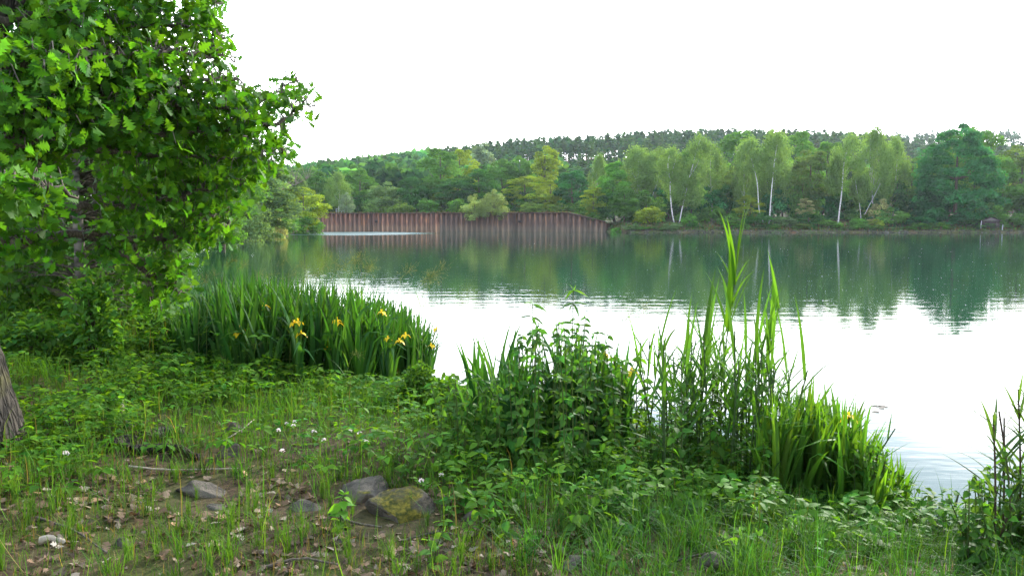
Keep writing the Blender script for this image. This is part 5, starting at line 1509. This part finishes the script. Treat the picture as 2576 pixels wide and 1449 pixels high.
# twig stubs standing in the shallow water
for (pts, lab) in (([(2398, 1310, 0), (2403, 1275, 0), (2412, 1238, 0)], 'leaning dark twig in the water, longest of the stubs'),
                   ([(2388, 1290, 0), (2388, 1262, 0), (2386, 1242, 0)], 'upright dark twig in the water, left of the leaning one'),
                   ([(2392, 1285, 0), (2394, 1268, 0), (2393, 1254, 0)], 'shortest green stub in the water between two dark twigs'),
                   ([(2418, 1285, 0), (2432, 1268, 0), (2418, 1250, 0)], 'bent twig in the water folded like an angle bracket')):
    b = W(pts[0][0], pts[0][1] - (0 if 'bent' in lab else 25)); q = [b + np.array([0, 0, -.12])] + [P(a, c, b[1]) for a, c, _ in pts[1:]]
    g = Geo(); g.tube(smooth_path(np.array(q), 9) - b, np.linspace(.013, .007, 9), 6)
    tag(obj('water_twig', g.mesh('water_twig', TWIG), mat4=Matrix.Translation(b)), lab, 'twig')
for xd, yd in ((2213, 1020), (2222, 1024), (2235, 1022), (2212, 1034), (2228, 1022), (2340, 1280)):
    p = W(xd, yd, .006); g = Geo(); v = OVATE[0].copy(); v[:, 2] *= .2; g.add(v * .11, OVATE[1][0], (.035, .03, .025))
    tag(obj('floating_leaf', g.mesh('floating_leaf', DRY), mat4=Matrix.Translation(p) @ Matrix.Rotation(rng.uniform(0, 6), 4, 'Z')), 'small dark leaf floating on the bright water right of the irises', 'leaf', 'leaves floating right of the irises')
# pale fluff floating on the lake
g = Geo(); n = 1100
xd = np.where(rng.uniform(size=n) < .72, rng.uniform(1750, 2600, n), rng.uniform(900, 1750, n)); yd = 610 + 190 * rng.uniform(size=n) ** 1.2
w = np.array([W(a, b, .005) for a, b in zip(xd, yd)])
th = np.linspace(0, 2 * np.pi, 6, endpoint=False)
disc = (np.concatenate([np.stack([np.cos(th), np.sin(th), 0 * th], 1), [[0, 0, .3]]]), [np.array([(k, (k + 1) % 6, 6) for k in range(6)])])
M = rotz(rng.uniform(0, 6.28, n)) * (.0052 * rng.lognormal(0, .35, n) * (1 + w[:, 1] / 45))[:, None, None]
g.scatter(disc, M, w, np.ones((n, 3)))
obj('floating_fluff', g.mesh('floating_fluff', SPECK), kind='stuff', label='pale seed fluff drifting on the lake', category='fluff')

# ------------------------------------------------------------------ ground cover
def field(n, x0, x1, y0, y1, margin=1.6):
    x = rng.uniform(x0, x1, n); y = rng.uniform(y0, y1, n)
    k = (np.abs(x) < y * .66 + margin) & (lake_dist(x, y) > .08)
    for rx, ry, rr in ROCKS:
        k &= ~(((x - rx) ** 2 + ((y - ry + .22 * rr) / 1.25) ** 2 < (rr * 1.0) ** 2) & (rng.uniform(size=n) < .93))
    return x[k], y[k]
def screen_of(x, y, z):
    a, b, f = to_px(np.stack([x, y, z], 1)); return a, b
def herbs_density(px, py):
    """how leafy the bank is: dense at mid-left, thin over the leaf litter in front"""
    front = np.interp(px, [0, 300, 600, 900, 1200, 1500, 1900, 2300, 2576], [1230, 1180, 1200, 1230, 1270, 1300, 1350, 1380, 1340])
    py = py + 160 * (vnoise(px / 170.0, py / 90.0, 12) - .5)
    return 1 - ss(-60, 60, py - front)
# grass
g = Geo(); GB = [bent_blade(4, .018, b, 1.5) for b in (.4, .9, 1.4, 2.0)]
def add_grass(n, region, h0, h1, col, dens, straw=.1, wmul=1.0):
    x, y = field(n, *region); z = gz(x, y); px, py = screen_of(x, y, z)
    k = rng.uniform(size=len(x)) < dens(x, y, px, py)
    x, y, z = x[k], y[k], z[k]; m = len(x)
    hh = rng.uniform(h0, h1, m) * (.6 + .8 * fbm(x * 1.1, y * 1.1, 21))
    t = np.where((rng.uniform(size=m) < straw)[:, None], tints(m, (.13, .10, .045), .3, .08), tints(m, col, .25, .18))
    q = rng.integers(0, 4, m)
    tilt = rng.normal(0, .42, m); az = rng.uniform(0, 6.283, m)
    R = rotz(az)
    c, s_ = np.cos(tilt), np.sin(tilt); o = np.zeros(m)
    Rx = np.stack([np.stack([o + 1, o, o], -1), np.stack([o, c, -s_], -1), np.stack([o, s_, c], -1)], -2)
    M = np.einsum('nij,njk->nik', R, Rx) * hh[:, None, None]
    M[:, :, 0] *= (wmul * np.clip(.16 / hh, .5, 1.6))[:, None]
    for k in range(4):
        ii = q == k
        g.scatter(GB[k], M[ii], np.stack([x, y, z], 1)[ii], t[ii])
patch = lambda x, y: ss(.36, .62, fbm(x * 1.3 + 7, y * 1.3, 15))
add_grass(135000, (-6, 5, 2.6, 9.5), .03, .13, (.046, .104, .013), lambda x, y, px, py: (.16 + .84 * patch(x, y)) * (.85 + .15 * ss(900, 1500, px + 500 * (fbm(x * 1.2, y * 1.2, 66) - .5))), .18, .55)
add_grass(20000, (-5, 5, 4.2, 10.5), .12, .34, (.042, .115, .016), lambda x, y, px, py: .6 * herbs_density(px, py) + .08 * patch(x, y), .05, .8)
add_grass(2500, (0.2, 4.2, 3.6, 7.2), .13, .30, (.045, .115, .025), lambda x, y, px, py: .8 * ss(1180, 1300, px) * patch(x, y) , .05)
add_grass(15000, (-14, -2, 9, 19), .2, .6, (.05, .13, .022), lambda x, y, px, py: .8 + 0 * px, .08, 1.4)
add_grass(2500, (-5, 4, 3, 8), .22, .42, (.07, .15, .022), lambda x, y, px, py: .35 + 0 * px, .12, .7)
# soft arching tufts
def tufts(n, region, h0, h1, per, col, dens):
    x, y = field(n, *region); z = gz(x, y); px, py = screen_of(x, y, z)
    k = rng.uniform(size=len(x)) < dens(px, py); x, y = x[k], y[k]
    hs = np.repeat(rng.uniform(h0, h1, len(x)), per); tc_ = np.repeat(tints(len(x), col, .22, .15), per, 0)
    x = np.repeat(x, per) + rng.normal(0, .025, len(hs)); y = np.repeat(y, per) + rng.normal(0, .025, len(hs)); z = gz(x, y); m = len(x)
    az = rng.uniform(0, 6.283, m); tl = np.abs(rng.normal(.25, .22, m)); c, s_ = np.cos(tl), np.sin(tl); o = np.zeros(m)
    Rx = np.stack([np.stack([o + 1, o, o], -1), np.stack([o, c, s_], -1), np.stack([o, -s_, c], -1)], -2)
    M = np.einsum('nij,njk->nik', rotz(az), Rx) * (hs * rng.uniform(.5, 1.15, m))[:, None, None]
    M[:, :, 0] *= (np.clip(.11 / hs, .25, 1))[:, None]
    t = tc_ * np.exp(rng.normal(0, .15, m))[:, None]
    for k in range(4):
        g.scatter(bent_blade(5, .022, (.5, 1.0, 1.6, 2.3)[k], 1.4), M[k::4], np.stack([x, y, z], 1)[k::4], t[k::4])
tufts(1500, (0.0, 4.6, 3.2, 7.6), .18, .40, 28, (.030, .090, .015), lambda px, py: .65 * ss(900, 1700, px + rng.normal(0, 120, len(px))))
tufts(700, (-5, 1.5, 3, 8.5), .10, .24, 24, (.046, .110, .015), lambda px, py: .5 + 0 * px)
tufts(500, (-7, 1, 6.5, 11), .2, .42, 24, (.056, .140, .018), lambda px, py: .6 + 0 * px)
# dead straw lying on the soil
n = 28000
x, y = field(n, -6, 4.6, 2.6, 7.6); z = gz(x, y); px, py = screen_of(x, y, z)
k = rng.uniform(size=len(x)) < (1.05 - herbs_density(px, py)) * (.3 + .7 * ss(.35, .6, fbm(x * 1.7, y * 1.7, 61))); x, y, z = x[k], y[k], z[k]; m = len(x)
az = rng.uniform(0, 6.283, m); tl = rng.uniform(1.0, 1.62, m); c, s_ = np.cos(tl), np.sin(tl); o = np.zeros(m)
Rx = np.stack([np.stack([o + 1, o, o], -1), np.stack([o, c, s_], -1), np.stack([o, -s_, c], -1)], -2)
M = np.einsum('nij,njk->nik', rotz(az), Rx) * rng.uniform(.04, .14, m)[:, None, None]; M[:, :, 0] *= .7
t = np.where((rng.uniform(size=m) < .45)[:, None], tints(m, (.17, .13, .06), .3, .08), tints(m, (.065, .115, .016), .3, .2))
for k in range(2):
    g.scatter(bent_blade(3, .02, (.3, .8)[k], 1.5), M[k::2], np.stack([x, y, z + .008], 1)[k::2], t[k::2])
obj('grass', g.mesh('grass', BLADE), kind='stuff', label='thin green grass growing over the near bank', category='grass')
# leafy herb carpet
g = Geo()
def add_carpet(n, region, hmax, size, col, tmpl, dens, trip=3):
    x, y = field(n, *region); z = gz(x, y); px, py = screen_of(x, y, z)
    k = rng.uniform(size=len(x)) < dens(x, y, px, py); x, y, z = x[k], y[k], z[k]
    m = len(x); h = hmax * rng.uniform(.12, 1, m) * (.2 + 1.5 * fbm(x * 1.5, y * 1.5, 33))
    c = np.stack([x, y, z + h], 1); a0 = rng.uniform(0, 6.28, m); s0 = size * rng.uniform(.6, 1.3, m); t = tints(m, col, .24, .2)
    for j in range(trip):
        a = a0 + (j - (trip - 1) / 2) * 1.35 + rng.normal(0, .15, m)
        d = np.stack([np.cos(a), np.sin(a), rng.normal(-.05, .25, m)], 1)
        g.scatter(tmpl, frames(d, np.array([0, 0, 1.]) + unit(m) * .35) * s0[:, None, None], c + d * .01, t)
    ii = rng.uniform(size=m) < .15
    b = np.stack([x, y, z], 1)[ii]; M = np.zeros((ii.sum(), 3, 3)); 
    M[:, 0, 0] = .0022; M[:, 1, 1] = .0022; M[:, 2, 2] = h[ii]
    st = (np.array([(-1, 0, 0), (1, 0, 0), (1, 0, 1), (-1, 0, 1), (0, -1, 0), (0, 1, 0), (0, 1, 1), (0, -1, 1)], float), [np.array([(0, 1, 2, 3), (4, 5, 6, 7)])])
    g.scatter(st, M, b, tints(len(b), (.08, .12, .04), .2, .1))
nz1 = lambda x, y: .12 + .88 * ss(.36, .6, fbm(x * .9, y * .9, 55))
OV5 = strip(lambda t: 0.30 * math.sin(math.pi * min(.999, t ** 0.72)) + 0.004, 3, 0.25, 0.2)
add_carpet(27000, (-7, 4, 4.2, 9.8), .27, .068, (.072, .175, .016), OV5, lambda x, y, px, py: .80 * herbs_density(px, py) * nz1(x, y))
add_carpet(8000, (-12, -2.5, 8, 15), .55, .085, (.062, .160, .016), OV5, lambda x, y, px, py: .9 * nz1(x, y))
add_carpet(4200, (0.3, 4.8, 3.2, 7.5), .17, .052, (.050, .140, .014), OV5, lambda x, y, px, py: .9 * nz1(x * 1.6 + 5, y * 1.6) * (1 - .85 * ss(2120, 2220, px) * ss(2440, 2390, px)))
add_carpet(3500, (-9, 4, 4, 10), .18, .03, (.07, .17, .022), OV5, lambda x, y, px, py: .7 * herbs_density(px, py), 4)
obj('ground_cover', g.mesh('ground_cover', LEAF), kind='stuff', label='bramble and nettle leaves carpeting the near bank', category='ground cover')
# dry oak leaves
OAKD = OAKFLAT
g = Geo()
x, y = field(24000, -6, 4.5, 2.7, 7.5); z = gz(x, y); px, py = screen_of(x, y, z)
k = rng.uniform(size=len(x)) < (1 - .9 * herbs_density(px, py)) * (.4 + .6 * ss(.40, .58, fbm(x * 1.1 + 3, y * 1.1, 91))) * np.interp(px, [0, 1500, 2200], [1, .9, .3])
x, y, z = x[k], y[k], z[k]; m = len(x)
a = rng.uniform(0, 6.28, m); d = np.stack([np.cos(a), np.sin(a), rng.normal(0, .3, m)], 1)
M = frames(d, np.array([0, 0, 1.]) + unit(m) * .5) * rng.uniform(.030, .072, m)[:, None, None]
M[:, :, 2] *= rng.uniform(-2.2, 2.2, m)[:, None]
T = np.where((rng.uniform(size=m) < .16)[:, None], tints(m, (.27, .21, .15), .2, .06), tints(m, (.125, .078, .046), .4, .1))
pos = np.stack([x, y, z + rng.uniform(.004, .022, m)], 1)
X, Yp, f = to_px(pos)
order = np.argsort(np.where((Yp < 1440) & (Yp > 1150) & (X > 0) & (X < 2576), f, 1e6))
DL = []
for q in range(5):
    gg = Geo(); v = OAK[0].copy(); v[:, 2] += .5 * (q - 2) * v[:, 0] ** 2 * 2 + .1 * np.sin(7 * v[:, 1] + q); gg.add(v, OAK[1][0]); DL.append(gg.mesh('dry_leaf', DRY))
for i in order[:220]:
    o = obj('dry_leaf', DL[i % 5], color=T[i], mat4=m4(M[i], pos[i]))
    tag(o, 'curled brown dry oak leaf on the bare soil in the foreground', 'leaf', 'dry oak leaves in the foreground')
r = order[220:]
g.scatter(OAKD, M[r], pos[r], T[r])
obj('leaf_litter', g.mesh('leaf_litter', DRY), kind='stuff', label='brown leaf litter on the bank', category='leaf litter')
# grass tufts one can tell apart in front
TUFT = []
for q in range(5):
    gg = Geo(); n = 26
    R = rotz(rng.uniform(0, 6.28, n)); M = R * rng.uniform(.6, 1.1, n)[:, None, None]; M[:, :, 0] *= .55
    for k in range(4):
        gg.scatter(GB[k], M[k::4], rng.normal(0, .05, (len(M[k::4]), 3)) * np.array([1, 1, 0]), tints(len(M[k::4]), (1, 1, 1), .2, .12))
    TUFT.append(gg.mesh('grass_tuft', BLADE))
for k in range(90):
    xb, yb = rng.uniform(0, 2350), rng.uniform(1180, 1447)
    p = G(xb, yb)
    if lake_dist(p[:1], p[1:2])[0] < .2: continue
    s = rng.uniform(.12, .26)
    o = obj('grass_tuft', TUFT[k % 5], color=np.array((.065, .145, .025)) * rng.uniform(.8, 1.3), mat4=Matrix.Translation(p) @ Matrix.Rotation(rng.uniform(0, 6.28), 4, 'Z') @ Matrix.Scale(s, 4))
    tag(o, 'small upright grass tuft on the foreground soil', 'grass tuft', 'grass tufts in the foreground')
